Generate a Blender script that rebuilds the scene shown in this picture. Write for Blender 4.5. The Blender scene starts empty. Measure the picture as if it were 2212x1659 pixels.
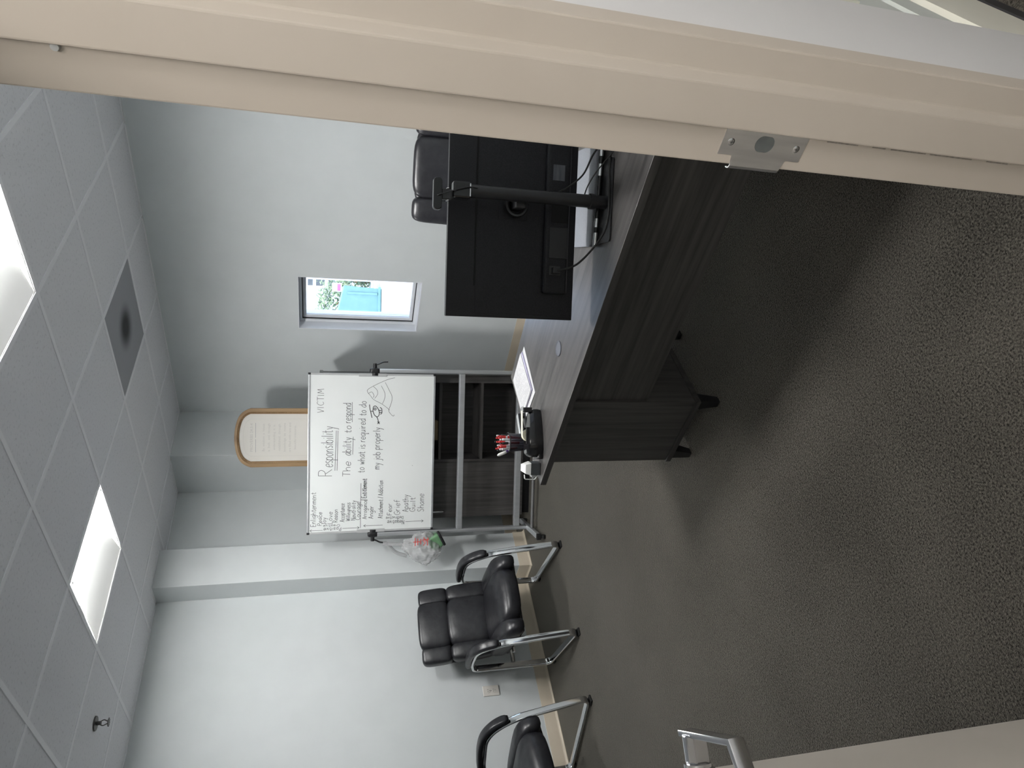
import bpy, bmesh, math, random
from mathutils import Vector, Matrix
random.seed(7)
SC = bpy.context.scene
COL = SC.collection
R = math.radians
PI = math.pi

# ------------------------------------------------------------------ camera
def make_camera():
    yaw, pitch, roll = 0.75555, 0.268315, 0.010892
    f = Vector((math.cos(pitch)*math.cos(yaw), math.cos(pitch)*math.sin(yaw), -math.sin(pitch)))
    r = f.cross(Vector((0, 0, 1))).normalized()
    u = r.cross(f)
    r2 = r*math.cos(roll) + u*math.sin(roll)
    u2 = -r*math.sin(roll) + u*math.cos(roll)
    X, Y, Z = -u2, r2, -f                      # the phone was held sideways
    cd = bpy.data.cameras.new('camera')
    co = bpy.data.objects.new('camera', cd)
    COL.objects.link(co)
    co.matrix_world = Matrix(((X.x, Y.x, Z.x, 0.0), (X.y, Y.y, Z.y, 0.0), (X.z, Y.z, Z.z, 1.604), (0, 0, 0, 1)))
    cd.sensor_fit = 'HORIZONTAL'
    cd.sensor_width = 36.0
    cd.lens = 1472.8/2212*36.0
    cd.clip_start = 0.02
    SC.camera = co
make_camera()

# ------------------------------------------------------------------ world, sun, exposure
TROFFER = 28.0          # radiance of the ceiling light lenses
HALL_TROFFER = 13.5
w = bpy.data.worlds.new('world'); SC.world = w; w.use_nodes = True
nt = w.node_tree
sky = nt.nodes.new('ShaderNodeTexSky')
sky.sky_type = 'NISHITA'; sky.sun_disc = False; sky.sun_elevation = R(52); sky.sun_rotation = R(70)
nt.links.new(sky.outputs[0], nt.nodes['Background'].inputs[0])
nt.nodes['Background'].inputs[1].default_value = 0.36
sd = bpy.data.lights.new('sun', 'SUN'); sd.energy = 3.6; sd.angle = R(0.6); sd.color = (1.0, 0.97, 0.92)
so = bpy.data.objects.new('sun', sd); COL.objects.link(so)
so.rotation_euler = Vector((0.52, 0.25, -0.82)).to_track_quat('-Z', 'Y').to_euler()
vs = SC.view_settings
vs.view_transform = 'Standard'; vs.look = 'None'; vs.gamma = 1.0; vs.use_curve_mapping = False
vs.exposure = 1.20

# ------------------------------------------------------------------ materials
def mat(name, col, rough=0.5, metal=0.0, spec=0.5, col2=None, nscale=20.0, ndetail=3.0, stretch=None,
        bump=0.0, bscale=None, emit=None, estr=0.0, lo=0.35, hi=0.65, trans=0.0, sheen=0.0, bdist=0.002):
    m = bpy.data.materials.new(name); m.use_nodes = True
    t = m.node_tree; b = t.nodes['Principled BSDF']
    c4 = (*col, 1)
    b.inputs['Base Color'].default_value = c4
    b.inputs['Roughness'].default_value = rough
    b.inputs['Metallic'].default_value = metal
    b.inputs['Specular IOR Level'].default_value = spec
    if trans: b.inputs['Transmission Weight'].default_value = trans
    if sheen: b.inputs['Sheen Weight'].default_value = sheen
    if emit:
        b.inputs['Emission Color'].default_value = (*emit, 1); b.inputs['Emission Strength'].default_value = estr
    if col2 or bump:
        tc = t.nodes.new('ShaderNodeTexCoord'); mp = t.nodes.new('ShaderNodeMapping')
        t.links.new(tc.outputs['Object'], mp.inputs[0])
        if stretch: mp.inputs['Scale'].default_value = stretch
        n = t.nodes.new('ShaderNodeTexNoise'); n.inputs['Scale'].default_value = nscale; n.inputs['Detail'].default_value = ndetail
        t.links.new(mp.outputs[0], n.inputs['Vector'])
        if col2:
            rp = t.nodes.new('ShaderNodeValToRGB')
            rp.color_ramp.elements[0].position = lo; rp.color_ramp.elements[1].position = hi
            rp.color_ramp.elements[0].color = c4; rp.color_ramp.elements[1].color = (*col2, 1)
            t.links.new(n.outputs['Fac'], rp.inputs[0]); t.links.new(rp.outputs[0], b.inputs['Base Color'])
        if bump:
            if bscale:
                n2 = t.nodes.new('ShaderNodeTexNoise'); n2.inputs['Scale'].default_value = bscale; n2.inputs['Detail'].default_value = 3
                t.links.new(mp.outputs[0], n2.inputs['Vector'])
            else: n2 = n
            bp = t.nodes.new('ShaderNodeBump'); bp.inputs['Strength'].default_value = bump; bp.inputs['Distance'].default_value = bdist
            t.links.new(n2.outputs['Fac'], bp.inputs['Height']); t.links.new(bp.outputs[0], b.inputs['Normal'])
    return m

def see_through(m, fac, tint=(1, 1, 1)):
    """mix a plain transparent share into a material (thin films, perforated sheet)"""
    t = m.node_tree; b = t.nodes['Principled BSDF']; o = t.nodes['Material Output']
    tr = t.nodes.new('ShaderNodeBsdfTransparent'); tr.inputs[0].default_value = (*tint, 1)
    mx = t.nodes.new('ShaderNodeMixShader'); mx.inputs[0].default_value = fac
    t.links.new(b.outputs[0], mx.inputs[1]); t.links.new(tr.outputs[0], mx.inputs[2]); t.links.new(mx.outputs[0], o.inputs[0])
    return m

M = {}
M['wall'] = mat('wall_paint', (0.66, 0.695, 0.70), 0.75, spec=0.25, col2=(0.68, 0.715, 0.72), nscale=6, bump=0.12, bscale=260, bdist=0.001)
M['hallwall'] = mat('hall_wall_paint', (0.66, 0.66, 0.67), 0.35, spec=0.5, bump=0.25, bscale=9, bdist=0.004)
M['hallgrey'] = mat('hall_panel_paint', (0.50, 0.53, 0.51), 0.5, col2=(0.54, 0.57, 0.55), nscale=3)
M['hallcream'] = mat('hall_cream_paint', (0.66, 0.65, 0.58), 0.5, col2=(0.70, 0.69, 0.62), nscale=3)
M['tile'] = mat('ceiling_tile_board', (0.70, 0.70, 0.73), 0.9, spec=0.1, col2=(0.83, 0.83, 0.86), nscale=70, ndetail=5, lo=0.30, hi=0.44, bump=0.35, bscale=140, bdist=0.002)
M['tbar'] = mat('grid_bar_enamel', (0.90, 0.90, 0.93), 0.5, spec=0.4, col2=(0.92, 0.92, 0.95), nscale=4)
M['deck'] = mat('deck_concrete', (0.25, 0.25, 0.25), 0.9, col2=(0.3, 0.3, 0.3), nscale=3)
M['frame'] = mat('beige_steel_paint', (0.47, 0.42, 0.365), 0.42, spec=0.45, col2=(0.49, 0.44, 0.385), nscale=4, bump=0.05, bscale=120, bdist=0.001)
M['doorpaint'] = mat('door_paint', (0.44, 0.405, 0.355), 0.5, spec=0.4, col2=(0.46, 0.42, 0.37), nscale=4)
M['cove'] = mat('vinyl_cove', (0.56, 0.49, 0.385), 0.45, spec=0.4, col2=(0.59, 0.52, 0.41), nscale=5)
M['darkcove'] = mat('dark_vinyl', (0.02, 0.02, 0.024), 0.5, col2=(0.03, 0.03, 0.034), nscale=5)
M['steel'] = mat('brushed_steel', (0.55, 0.56, 0.58), 0.33, metal=1.0, col2=(0.68, 0.69, 0.7), nscale=60, stretch=(1, 1, 0.1), bump=0.05, bscale=200, bdist=0.0005)
M['satin'] = mat('satin_chrome', (0.72, 0.73, 0.75), 0.22, metal=1.0, col2=(0.62, 0.63, 0.66), nscale=14)
M['chrome'] = mat('chrome', (0.78, 0.79, 0.80), 0.08, metal=1.0, col2=(0.74, 0.75, 0.77), nscale=5)
M['alu'] = mat('aluminium', (0.62, 0.64, 0.66), 0.38, metal=0.75, col2=(0.68, 0.70, 0.72), nscale=40, stretch=(1, 1, 0.05))
M['greyplate'] = mat('grey_plastic', (0.42, 0.43, 0.43), 0.5, col2=(0.45, 0.46, 0.46), nscale=10)
M['pocket'] = mat('dark_grey_pocket', (0.10, 0.11, 0.11), 0.6, col2=(0.13, 0.14, 0.14), nscale=60)  # plain dark grey for the latch hole
M['railgrey'] = mat('dark_rail_paint', (0.13, 0.13, 0.13), 0.5, col2=(0.15, 0.15, 0.15), nscale=10)
M['scuff'] = mat('grey_scuff', (0.22, 0.20, 0.18), 0.6, col2=(0.34, 0.30, 0.27), nscale=200)
M['leather'] = mat('black_leather', (0.010, 0.010, 0.013), 0.34, spec=0.45, col2=(0.018, 0.018, 0.021), nscale=30, bump=0.35, bscale=16, bdist=0.006)
M['black'] = mat('black_plastic', (0.012, 0.012, 0.013), 0.38, col2=(0.016, 0.016, 0.018), nscale=20)
M['blackgloss'] = mat('gloss_black_plastic', (0.008, 0.008, 0.009), 0.14, col2=(0.011, 0.011, 0.012), nscale=10)
M['rubber'] = mat('black_rubber', (0.01, 0.01, 0.01), 0.7, col2=(0.015, 0.015, 0.015), nscale=30)
M['monblack'] = mat('monitor_shell', (0.006, 0.006, 0.008), 0.45, spec=0.3, col2=(0.013, 0.013, 0.016), nscale=300, bump=0.1, bscale=900, bdist=0.0003)
M['screen'] = mat('lit_screen', (0.05, 0.05, 0.06), 0.3, emit=(0.75, 0.85, 1.0), estr=0.35, col2=(0.06, 0.06, 0.07), nscale=4)
M['wbsurf'] = mat('whiteboard_enamel', (0.76, 0.79, 0.78), 0.22, spec=0.5, col2=(0.79, 0.815, 0.805), nscale=2.5)
M['ink'] = mat('marker_ink', (0.055, 0.06, 0.065), 0.6, col2=(0.09, 0.095, 0.1), nscale=60)
M['inkbold'] = mat('bold_marker_ink', (0.01, 0.01, 0.012), 0.6, col2=(0.02, 0.02, 0.022), nscale=60)
M['signpaper'] = mat('cream_print', (0.73, 0.71, 0.66), 0.7, col2=(0.75, 0.73, 0.68), nscale=5)
M['signink'] = mat('faint_print_ink', (0.56, 0.545, 0.51), 0.7, col2=(0.59, 0.57, 0.54), nscale=40)
M['signline'] = mat('print_rule', (0.38, 0.38, 0.38), 0.7, col2=(0.42, 0.42, 0.42), nscale=40)
M['pine'] = mat('golden_pine', (0.26, 0.155, 0.072), 0.5, col2=(0.37, 0.24, 0.12), nscale=14, stretch=(1, 1, 0.15), bump=0.15, bscale=40)
M['paper'] = mat('white_paper', (0.46, 0.46, 0.47), 0.9, spec=0.1, col2=(0.50, 0.50, 0.51), nscale=6)
M['lilac'] = mat('lilac_paper', (0.36, 0.34, 0.46), 0.75, col2=(0.38, 0.36, 0.48), nscale=6)
M['white'] = mat('white_plastic', (0.75, 0.75, 0.73), 0.45, col2=(0.78, 0.78, 0.76), nscale=6)
M['whitevinyl'] = mat('white_vinyl', (0.74, 0.76, 0.79), 0.4, col2=(0.76, 0.78, 0.81), nscale=6)
M['slot'] = mat('dark_slot', (0.05, 0.05, 0.05), 0.8, col2=(0.06, 0.06, 0.06), nscale=6)
M['ivory'] = mat('ivory_plastic', (0.70, 0.67, 0.62), 0.4, col2=(0.72, 0.69, 0.64), nscale=6)
M['darkgrey'] = mat('dark_grey_plastic', (0.07, 0.075, 0.08), 0.45, col2=(0.085, 0.09, 0.095), nscale=9)
M['tape'] = mat('tape_roll', (0.72, 0.68, 0.50), 0.35, col2=(0.78, 0.74, 0.58), nscale=30)
M['red'] = mat('red_plastic', (0.55, 0.03, 0.03), 0.35, col2=(0.60, 0.04, 0.04), nscale=20)
M['purple'] = mat('purple_plastic', (0.12, 0.05, 0.25), 0.35, col2=(0.14, 0.06, 0.28), nscale=20)
M['penwhite'] = mat('white_barrel', (0.72, 0.73, 0.76), 0.3, col2=(0.75, 0.76, 0.79), nscale=20)
M['silver'] = mat('laptop_silver', (0.20, 0.21, 0.23), 0.5, metal=0.3, col2=(0.22, 0.23, 0.25), nscale=200)
M['grommet'] = mat('grommet_plastic', (0.08, 0.085, 0.10), 0.5, col2=(0.09, 0.095, 0.11), nscale=9)
M['sticker'] = mat('grey_sticker', (0.05, 0.055, 0.065), 0.5, col2=(0.10, 0.105, 0.12), nscale=30, stretch=(0.4, 1, 3))
M['green'] = mat('green_tub', (0.15, 0.30, 0.16), 0.4, col2=(0.17, 0.33, 0.18), nscale=9)
M['cardboard'] = mat('tan_card', (0.30, 0.22, 0.12), 0.7, col2=(0.34, 0.25, 0.14), nscale=20)
M['redprint'] = mat('red_print', (0.60, 0.07, 0.06), 0.6, col2=(0.65, 0.1, 0.09), nscale=30)
M['bag'] = see_through(mat('thin_plastic_film', (0.58, 0.58, 0.59), 0.14, spec=0.7, col2=(0.70, 0.70, 0.71), nscale=12, bump=0.8, bscale=18, bdist=0.012), 0.58)
M['mesh'] = see_through(mat('smoky_mesh_cup', (0.03, 0.03, 0.04), 0.25, spec=0.6, col2=(0.05, 0.05, 0.06), nscale=60), 0.52, (0.8, 0.8, 0.85))
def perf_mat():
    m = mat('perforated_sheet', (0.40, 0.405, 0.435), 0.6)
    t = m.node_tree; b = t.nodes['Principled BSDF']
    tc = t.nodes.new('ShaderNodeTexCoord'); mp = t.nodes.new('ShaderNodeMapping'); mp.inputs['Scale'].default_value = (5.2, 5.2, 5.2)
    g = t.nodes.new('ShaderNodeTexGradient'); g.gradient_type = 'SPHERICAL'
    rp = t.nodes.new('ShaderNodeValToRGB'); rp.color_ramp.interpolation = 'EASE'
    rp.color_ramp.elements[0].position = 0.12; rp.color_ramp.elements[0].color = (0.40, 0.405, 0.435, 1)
    rp.color_ramp.elements[1].position = 0.80; rp.color_ramp.elements[1].color = (0.018, 0.018, 0.02, 1)  # dark middle painted into the colour, for the unlit duct opening behind
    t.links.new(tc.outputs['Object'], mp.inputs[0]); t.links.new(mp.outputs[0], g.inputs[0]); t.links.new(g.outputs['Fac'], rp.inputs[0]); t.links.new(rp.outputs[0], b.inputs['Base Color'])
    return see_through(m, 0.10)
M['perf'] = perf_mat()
M['duct'] = mat('duct_black', (0.004, 0.004, 0.004), 0.9, col2=(0.006, 0.006, 0.006), nscale=6)
M['plenum'] = mat('plenum_grey', (0.30, 0.30, 0.31), 0.8, col2=(0.33, 0.33, 0.34), nscale=6)
M['reflector'] = mat('white_reflector', (0.82, 0.82, 0.80), 0.4, col2=(0.84, 0.84, 0.82), nscale=5)
M['lens'] = mat('lit_lens', (0.9, 0.9, 0.88), 0.5, emit=(1.0, 0.995, 0.985), estr=TROFFER, col2=(0.92, 0.92, 0.9), nscale=5)
M['lens_boost'] = mat('lit_lens_boosted', (0.9, 0.9, 0.88), 0.5, emit=(1.0, 0.995, 0.985), estr=TROFFER*1.58, col2=(0.92, 0.92, 0.9), nscale=5)  # doorway-side fixture, output raised to even out the walls
M['basket'] = mat('lit_basket', (0.62, 0.64, 0.63), 0.5, emit=(1.0, 0.99, 0.95), estr=0.16, col2=(0.65, 0.67, 0.66), nscale=5)
M['halllens'] = mat('hall_lit_lens', (0.9, 0.9, 0.88), 0.5, emit=(1.0, 0.96, 0.90), estr=HALL_TROFFER, col2=(0.92, 0.92, 0.9), nscale=5)
M['hallfill'] = mat('hall_fill_lens', (0.9, 0.9, 0.88), 0.5, emit=(1.0, 0.96, 0.90), estr=HALL_TROFFER*.55, col2=(0.92, 0.92, 0.9), nscale=5)  # for the unseen fill panel added behind the camera
M['brass'] = mat('dull_metal', (0.07, 0.068, 0.066), 0.4, metal=0.6, col2=(0.10, 0.098, 0.095), nscale=30)
M['teal'] = mat('teal_steel', (0.13, 0.25, 0.26), 0.6, col2=(0.15, 0.28, 0.29), nscale=5)
M['leaf'] = mat('sunlit_leaves', (0.10, 0.16, 0.07), 0.6, col2=(0.34, 0.40, 0.24), nscale=9)
M['concrete'] = mat('pale_concrete', (0.66, 0.66, 0.65), 0.85, col2=(0.72, 0.72, 0.71), nscale=2)
M['fencew'] = mat('white_fence_paint', (0.72, 0.74, 0.76), 0.6, col2=(0.76, 0.78, 0.80), nscale=5)
M['pink'] = mat('pink_sign_print', (0.75, 0.12, 0.35), 0.6, col2=(0.78, 0.15, 0.38), nscale=9)
M['stone'] = mat('far_stucco', (0.48, 0.48, 0.56), 0.8, col2=(0.56, 0.56, 0.64), nscale=2)
def glass_mat():
    m = bpy.data.materials.new('window_glass'); m.use_nodes = True
    t = m.node_tree; t.nodes.remove(t.nodes['Principled BSDF'])
    g = t.nodes.new('ShaderNodeBsdfGlossy'); g.inputs['Roughness'].default_value = 0.02
    tr = t.nodes.new('ShaderNodeBsdfTransparent'); tr.inputs[0].default_value = (0.94, 0.97, 1.0, 1)
    fr = t.nodes.new('ShaderNodeFresnel'); fr.inputs[0].default_value = 1.45
    mx = t.nodes.new('ShaderNodeMixShader')
    t.links.new(fr.outputs[0], mx.inputs[0]); t.links.new(tr.outputs[0], mx.inputs[1]); t.links.new(g.outputs[0], mx.inputs[2])
    t.links.new(mx.outputs[0], t.nodes['Material Output'].inputs[0])
    return m
M['glass'] = glass_mat()
def wood_mat(name, a, b_, axis, rough):
    m = bpy.data.materials.new(name); m.use_nodes = True
    t = m.node_tree; b = t.nodes['Principled BSDF']
    b.inputs['Roughness'].default_value = rough; b.inputs['Specular IOR Level'].default_value = 0.55
    tc = t.nodes.new('ShaderNodeTexCoord'); mp = t.nodes.new('ShaderNodeMapping'); t.links.new(tc.outputs['Object'], mp.inputs[0])
    s = [14.0, 14.0, 14.0]; s[axis] = 0.55; mp.inputs['Scale'].default_value = s
    n = t.nodes.new('ShaderNodeTexNoise'); n.inputs['Scale'].default_value = 3.2; n.inputs['Detail'].default_value = 7; n.inputs['Roughness'].default_value = 0.62
    t.links.new(mp.outputs[0], n.inputs['Vector'])
    rp = t.nodes.new('ShaderNodeValToRGB'); rp.color_ramp.elements[0].position = 0.30; rp.color_ramp.elements[1].position = 0.72
    rp.color_ramp.elements[0].color = (*a, 1); rp.color_ramp.elements[1].color = (*b_, 1)
    t.links.new(n.outputs['Fac'], rp.inputs[0]); t.links.new(rp.outputs[0], b.inputs['Base Color'])
    bp = t.nodes.new('ShaderNodeBump'); bp.inputs['Strength'].default_value = 0.12; bp.inputs['Distance'].default_value = 0.001
    t.links.new(n.outputs['Fac'], bp.inputs['Height']); t.links.new(bp.outputs[0], b.inputs['Normal'])
    return m
WA, WB = (0.030, 0.028, 0.027), (0.092, 0.086, 0.082)
M['woodx'] = wood_mat('grey_walnut_along_x', WA, WB, 0, 0.36)
M['woody'] = wood_mat('grey_walnut_along_y', WA, WB, 1, 0.36)
M['woodz'] = wood_mat('grey_walnut_along_z', WA, WB, 2, 0.40)
def carpet_mat():
    m = bpy.data.materials.new('charcoal_carpet'); m.use_nodes = True
    t = m.node_tree; b = t.nodes['Principled BSDF']
    b.inputs['Roughness'].default_value = 0.95; b.inputs['Specular IOR Level'].default_value = 0.1
    b.inputs['Sheen Weight'].default_value = 1.0; b.inputs['Sheen Roughness'].default_value = 0.36; b.inputs['Sheen Tint'].default_value = (0.62, 0.58, 0.51, 1)
    tc = t.nodes.new('ShaderNodeTexCoord')
    n = t.nodes.new('ShaderNodeTexNoise'); n.inputs['Scale'].default_value = 175; n.inputs['Detail'].default_value = 4
    n3 = t.nodes.new('ShaderNodeTexNoise'); n3.inputs['Scale'].default_value = 2.2; n3.inputs['Detail'].default_value = 3
    v = t.nodes.new('ShaderNodeTexVoronoi'); v.inputs['Scale'].default_value = 330
    for q in (n, n3, v): t.links.new(tc.outputs['Object'], q.inputs['Vector'])
    ad = t.nodes.new('ShaderNodeMath'); ad.operation = 'MULTIPLY_ADD'; ad.inputs[1].default_value = 0.22; 
    t.links.new(n3.outputs['Fac'], ad.inputs[0]); t.links.new(n.outputs['Fac'], ad.inputs[2])
    rp = t.nodes.new('ShaderNodeValToRGB')
    rp.color_ramp.elements[0].position = 0.45; rp.color_ramp.elements[0].color = (0.008, 0.0072, 0.006, 1)
    rp.color_ramp.elements[1].position = 0.80; rp.color_ramp.elements[1].color = (0.098, 0.090, 0.076, 1)
    t.links.new(ad.outputs[0], rp.inputs[0]); t.links.new(rp.outputs[0], b.inputs['Base Color'])
    bp = t.nodes.new('ShaderNodeBump'); bp.inputs['Strength'].default_value = 0.5; bp.inputs['Distance'].default_value = 0.005
    t.links.new(v.outputs['Distance'], bp.inputs['Height']); t.links.new(bp.outputs[0], b.inputs['Normal'])
    return m
M['carpet'] = carpet_mat()

# ------------------------------------------------------------------ mesh helpers
def link(o, parent=None):
    COL.objects.link(o)
    if parent is not None: o.parent = parent
    return o
def empty(name, loc=(0, 0, 0), rz=0.0):
    o = bpy.data.objects.new(name, None); o.location = loc; o.rotation_euler = (0, 0, rz); o.empty_display_size = 0.05
    return link(o)
def tag(o, label=None, cat=None, group=None, kind=None):
    if label: o['label'] = label
    if cat: o['category'] = cat
    if group: o['group'] = group
    if kind: o['kind'] = kind
    return o
class MB:
    def __init__(s): s.v = []; s.f = []; s.mats = []
    def add(s, vs, fs, T=None):
        k = len(s.v)
        for p in vs:
            p = Vector(p)
            s.v.append(tuple(T @ p) if T is not None else tuple(p))
        s.f += [tuple(i+k for i in f) for f in fs]
        return s
    def box(s, a, b, T=None):
        x0, x1 = sorted((a[0], b[0])); y0, y1 = sorted((a[1], b[1])); z0, z1 = sorted((a[2], b[2]))
        return s.add([(x0,y0,z0),(x1,y0,z0),(x1,y1,z0),(x0,y1,z0),(x0,y0,z1),(x1,y0,z1),(x1,y1,z1),(x0,y1,z1)],
              [(0,3,2,1),(4,5,6,7),(0,1,5,4),(1,2,6,5),(2,3,7,6),(3,0,4,7)], T)
    def prism(s, poly, axis, a, b, T=None):
        """extrude a 2D polygon along an axis; poly is given in the two other axes (cyclic order)"""
        n = len(poly); vs = []
        for h in (a, b):
            for p, q in poly:
                vs.append({0: (h, p, q), 1: (q, h, p), 2: (p, q, h)}[axis])
        fs = [tuple(range(n-1, -1, -1)), tuple(range(n, 2*n))] + [(i, (i+1) % n, n+(i+1) % n, n+i) for i in range(n)]
        return s.add(vs, fs, T)
    def lathe(s, prof, seg=24, T=None):
        """prof: (radius, z) bottom to top, closed with caps where radius is zero"""
        vs, fs = [], []
        n = len(prof)
        for i in range(seg):
            a = 2*PI*i/seg
            for r, z in prof: vs.append((r*math.cos(a), r*math.sin(a), z))
        for i in range(seg):
            j = (i+1) % seg
            for k in range(n-1):
                fs.append((i*n+k, j*n+k, j*n+k+1, i*n+k+1))
        return s.add(vs, fs, T)
    def cyl(s, r, z0, z1, seg=24, T=None):
        return s.lathe([(1e-5, z0), (r, z0), (r, z1), (1e-5, z1)], seg, T)
    def sweep(s, path, prof, ref=None, closed=False, T=None, scale=None):
        P = [Vector(p) for p in path]; n = len(P); m = len(prof)
        tans = []
        for i in range(n):
            a = P[(i-1) % n] if (closed or i > 0) else None
            c = P[(i+1) % n] if (closed or i < n-1) else None
            d1 = (P[i]-a).normalized() if a is not None else None
            d2 = (c-P[i]).normalized() if c is not None else None
            if d1 is None: t, k = d2, 1
            elif d2 is None: t, k = d1, 1
            else:
                t = (d1+d2).normalized(); k = 1/max(0.35, t.dot(d2))
            tans.append((t, k))
        vs = []
        if ref is None:
            t0 = tans[0][0]; a = t0.orthogonal().normalized()
        for i in range(n):
            t, k = tans[i]
            if ref is not None:
                A = Vector(ref).normalized(); B = t.cross(A).normalized()
                kk = (1, k)
            else:
                a = (a - t*a.dot(t)).normalized(); A = a; B = t.cross(A); kk = (1, 1)
            sc = scale[i] if scale else 1
            for p, q in prof: vs.append(P[i] + A*(p*kk[0]*sc) + B*(q*kk[1]*sc))
        fs = []
        for i in range(n if closed else n-1):
            j = (i+1) % n
            for k in range(m):
                l = (k+1) % m
                fs.append((i*m+k, i*m+l, j*m+l, j*m+k))
        if not closed:
            fs.append(tuple(range(m-1, -1, -1))); fs.append(tuple((n-1)*m+k for k in range(m)))
        return s.add(vs, fs, T)
    def puff(s, size, k=4.0, n=8, T=None, fn=None):
        """superellipsoid pad: a soft, stuffed block"""
        hx, hy, hz = size[0]/2, size[1]/2, size[2]/2
        idx = {}; vs = []; fs = []
        def vid(a, b, c):
            key = (a, b, c)
            if key not in idx:
                def u(t):
                    t = 2*t/n-1
                    return math.copysign(abs(math.sin(t*PI/2))**0.9, t)
                p = Vector((u(a), u(b), u(c)))
                l = (abs(p.x)**k+abs(p.y)**k+abs(p.z)**k)**(1/k)
                p /= l
                p = Vector((p.x*hx, p.y*hy, p.z*hz))
                if fn: p = Vector(fn(p))
                idx[key] = len(vs); vs.append(p)
            return idx[key]
        for i in range(n):
            for j in range(n):
                for (q, flip) in ((0, True), (n, False)):
                    for ax in range(3):
                        c = [(i, j), (i+1, j), (i+1, j+1), (i, j+1)]
                        f = []
                        for a, b in c:
                            t = [0, 0, 0]; t[ax] = q; t[(ax+1) % 3] = a; t[(ax+2) % 3] = b
                            f.append(vid(*t))
                        fs.append(tuple(reversed(f)) if flip else tuple(f))
        return s.add(vs, fs, T)
    def build(s, name, m, parent=None, smooth=False, bevel=0.0, seg=2, loc=None, rz=0.0, autos=None):
        me = bpy.data.meshes.new(name); me.from_pydata(s.v, [], s.f); me.update()
        if bevel or autos or True:
            bm = bmesh.new(); bm.from_mesh(me)
            bmesh.ops.remove_doubles(bm, verts=bm.verts, dist=1e-6)
            bmesh.ops.recalc_face_normals(bm, faces=bm.faces)
            if bevel:
                ed = [e for e in bm.edges if len(e.link_faces) == 2 and e.calc_face_angle(0) > R(28)]
                bmesh.ops.bevel(bm, geom=ed, offset=bevel, segments=seg, affect='EDGES', profile=0.6, clamp_overlap=True)
            bm.to_mesh(me); bm.free()
        me.materials.append(M[m] if isinstance(m, str) else m)
        if smooth:
            for p in me.polygons: p.use_smooth = True
            if smooth != 'all':
                me.set_sharp_from_angle(angle=R(38))
        o = bpy.data.objects.new(name, me); link(o, parent)
        if loc: o.location = loc
        if rz: o.rotation_euler = (0, 0, rz)
        return o
def dup(root):
    r = root.copy(); COL.objects.link(r)
    for ch in root.children:
        c = ch.copy(); COL.objects.link(c); c.parent = r
        for g in ch.children:
            d = g.copy(); COL.objects.link(d); d.parent = c
    return r
def rect(wd, h, r=0.0, n=3):
    if r <= 0: return [(-wd/2,-h/2),(wd/2,-h/2),(wd/2,h/2),(-wd/2,h/2)]
    out = []
    for cx, cy, a0 in ((wd/2-r,-h/2+r,-90),(wd/2-r,h/2-r,0),(-wd/2+r,h/2-r,90),(-wd/2+r,-h/2+r,180)):
        for i in range(n+1):
            a = R(a0+90*i/n); out.append((cx+r*math.cos(a), cy+r*math.sin(a)))
    return out
def circ(r, n=12): return [(r*math.cos(2*PI*i/n), r*math.sin(2*PI*i/n)) for i in range(n)]
def fillet(pts, r, n=6, closed=False):
    P = [Vector(p) for p in pts]; N = len(P); out = []
    for i in range(N):
        if not closed and i in (0, N-1): out.append(P[i]); continue
        a, b, c = P[(i-1) % N], P[i], P[(i+1) % N]
        rr = r[i] if isinstance(r, (list, tuple)) else r
        d1 = (a-b); d2 = (c-b); k = min(rr, d1.length*0.48, d2.length*0.48)
        p0 = b+d1.normalized()*k; p2 = b+d2.normalized()*k
        for j in range(n+1):
            t = j/n; out.append(p0*(1-t)**2 + b*(2*t*(1-t)) + p2*t**2)
    return out
def smoothline(pts, n=5):
    P = [Vector(p) for p in pts]
    if len(P) < 3: return P
    Q = [P[0]*2-P[1]] + P + [P[-1]*2-P[-2]]; out = []
    for i in range(1, len(Q)-2):
        a, b, c, d = Q[i-1], Q[i], Q[i+1], Q[i+2]
        for j in range(n):
            t = j/n
            out.append(0.5*((2*b)+(c-a)*t+(2*a-5*b+4*c-d)*t*t+(3*b-a-3*c+d)*t**3))
    out.append(P[-1]); return out
def Tz(a, loc=(0, 0, 0)): return Matrix.Translation(loc) @ Matrix.Rotation(a, 4, 'Z')
def ribbon(mb, pts, wd, T):
    """flat pen stroke in the local XZ plane"""
    P = [Vector((p[0], p[1])) for p in pts]
    if len(P) < 2: return
    L, Rr = [], []
    for i, p in enumerate(P):
        d = (P[min(i+1, len(P)-1)]-P[max(i-1, 0)])
        if d.length < 1e-9: d = Vector((1, 0))
        d.normalize(); nrm = Vector((-d.y, d.x))*wd/2
        L.append(p+nrm); Rr.append(p-nrm)
    n = len(P)
    mb.add([(q.x, 0, q.y) for q in L]+[(q.x, 0, q.y) for q in Rr], [(i, i+1, n+i+1, n+i) for i in range(n-1)], T)

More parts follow.
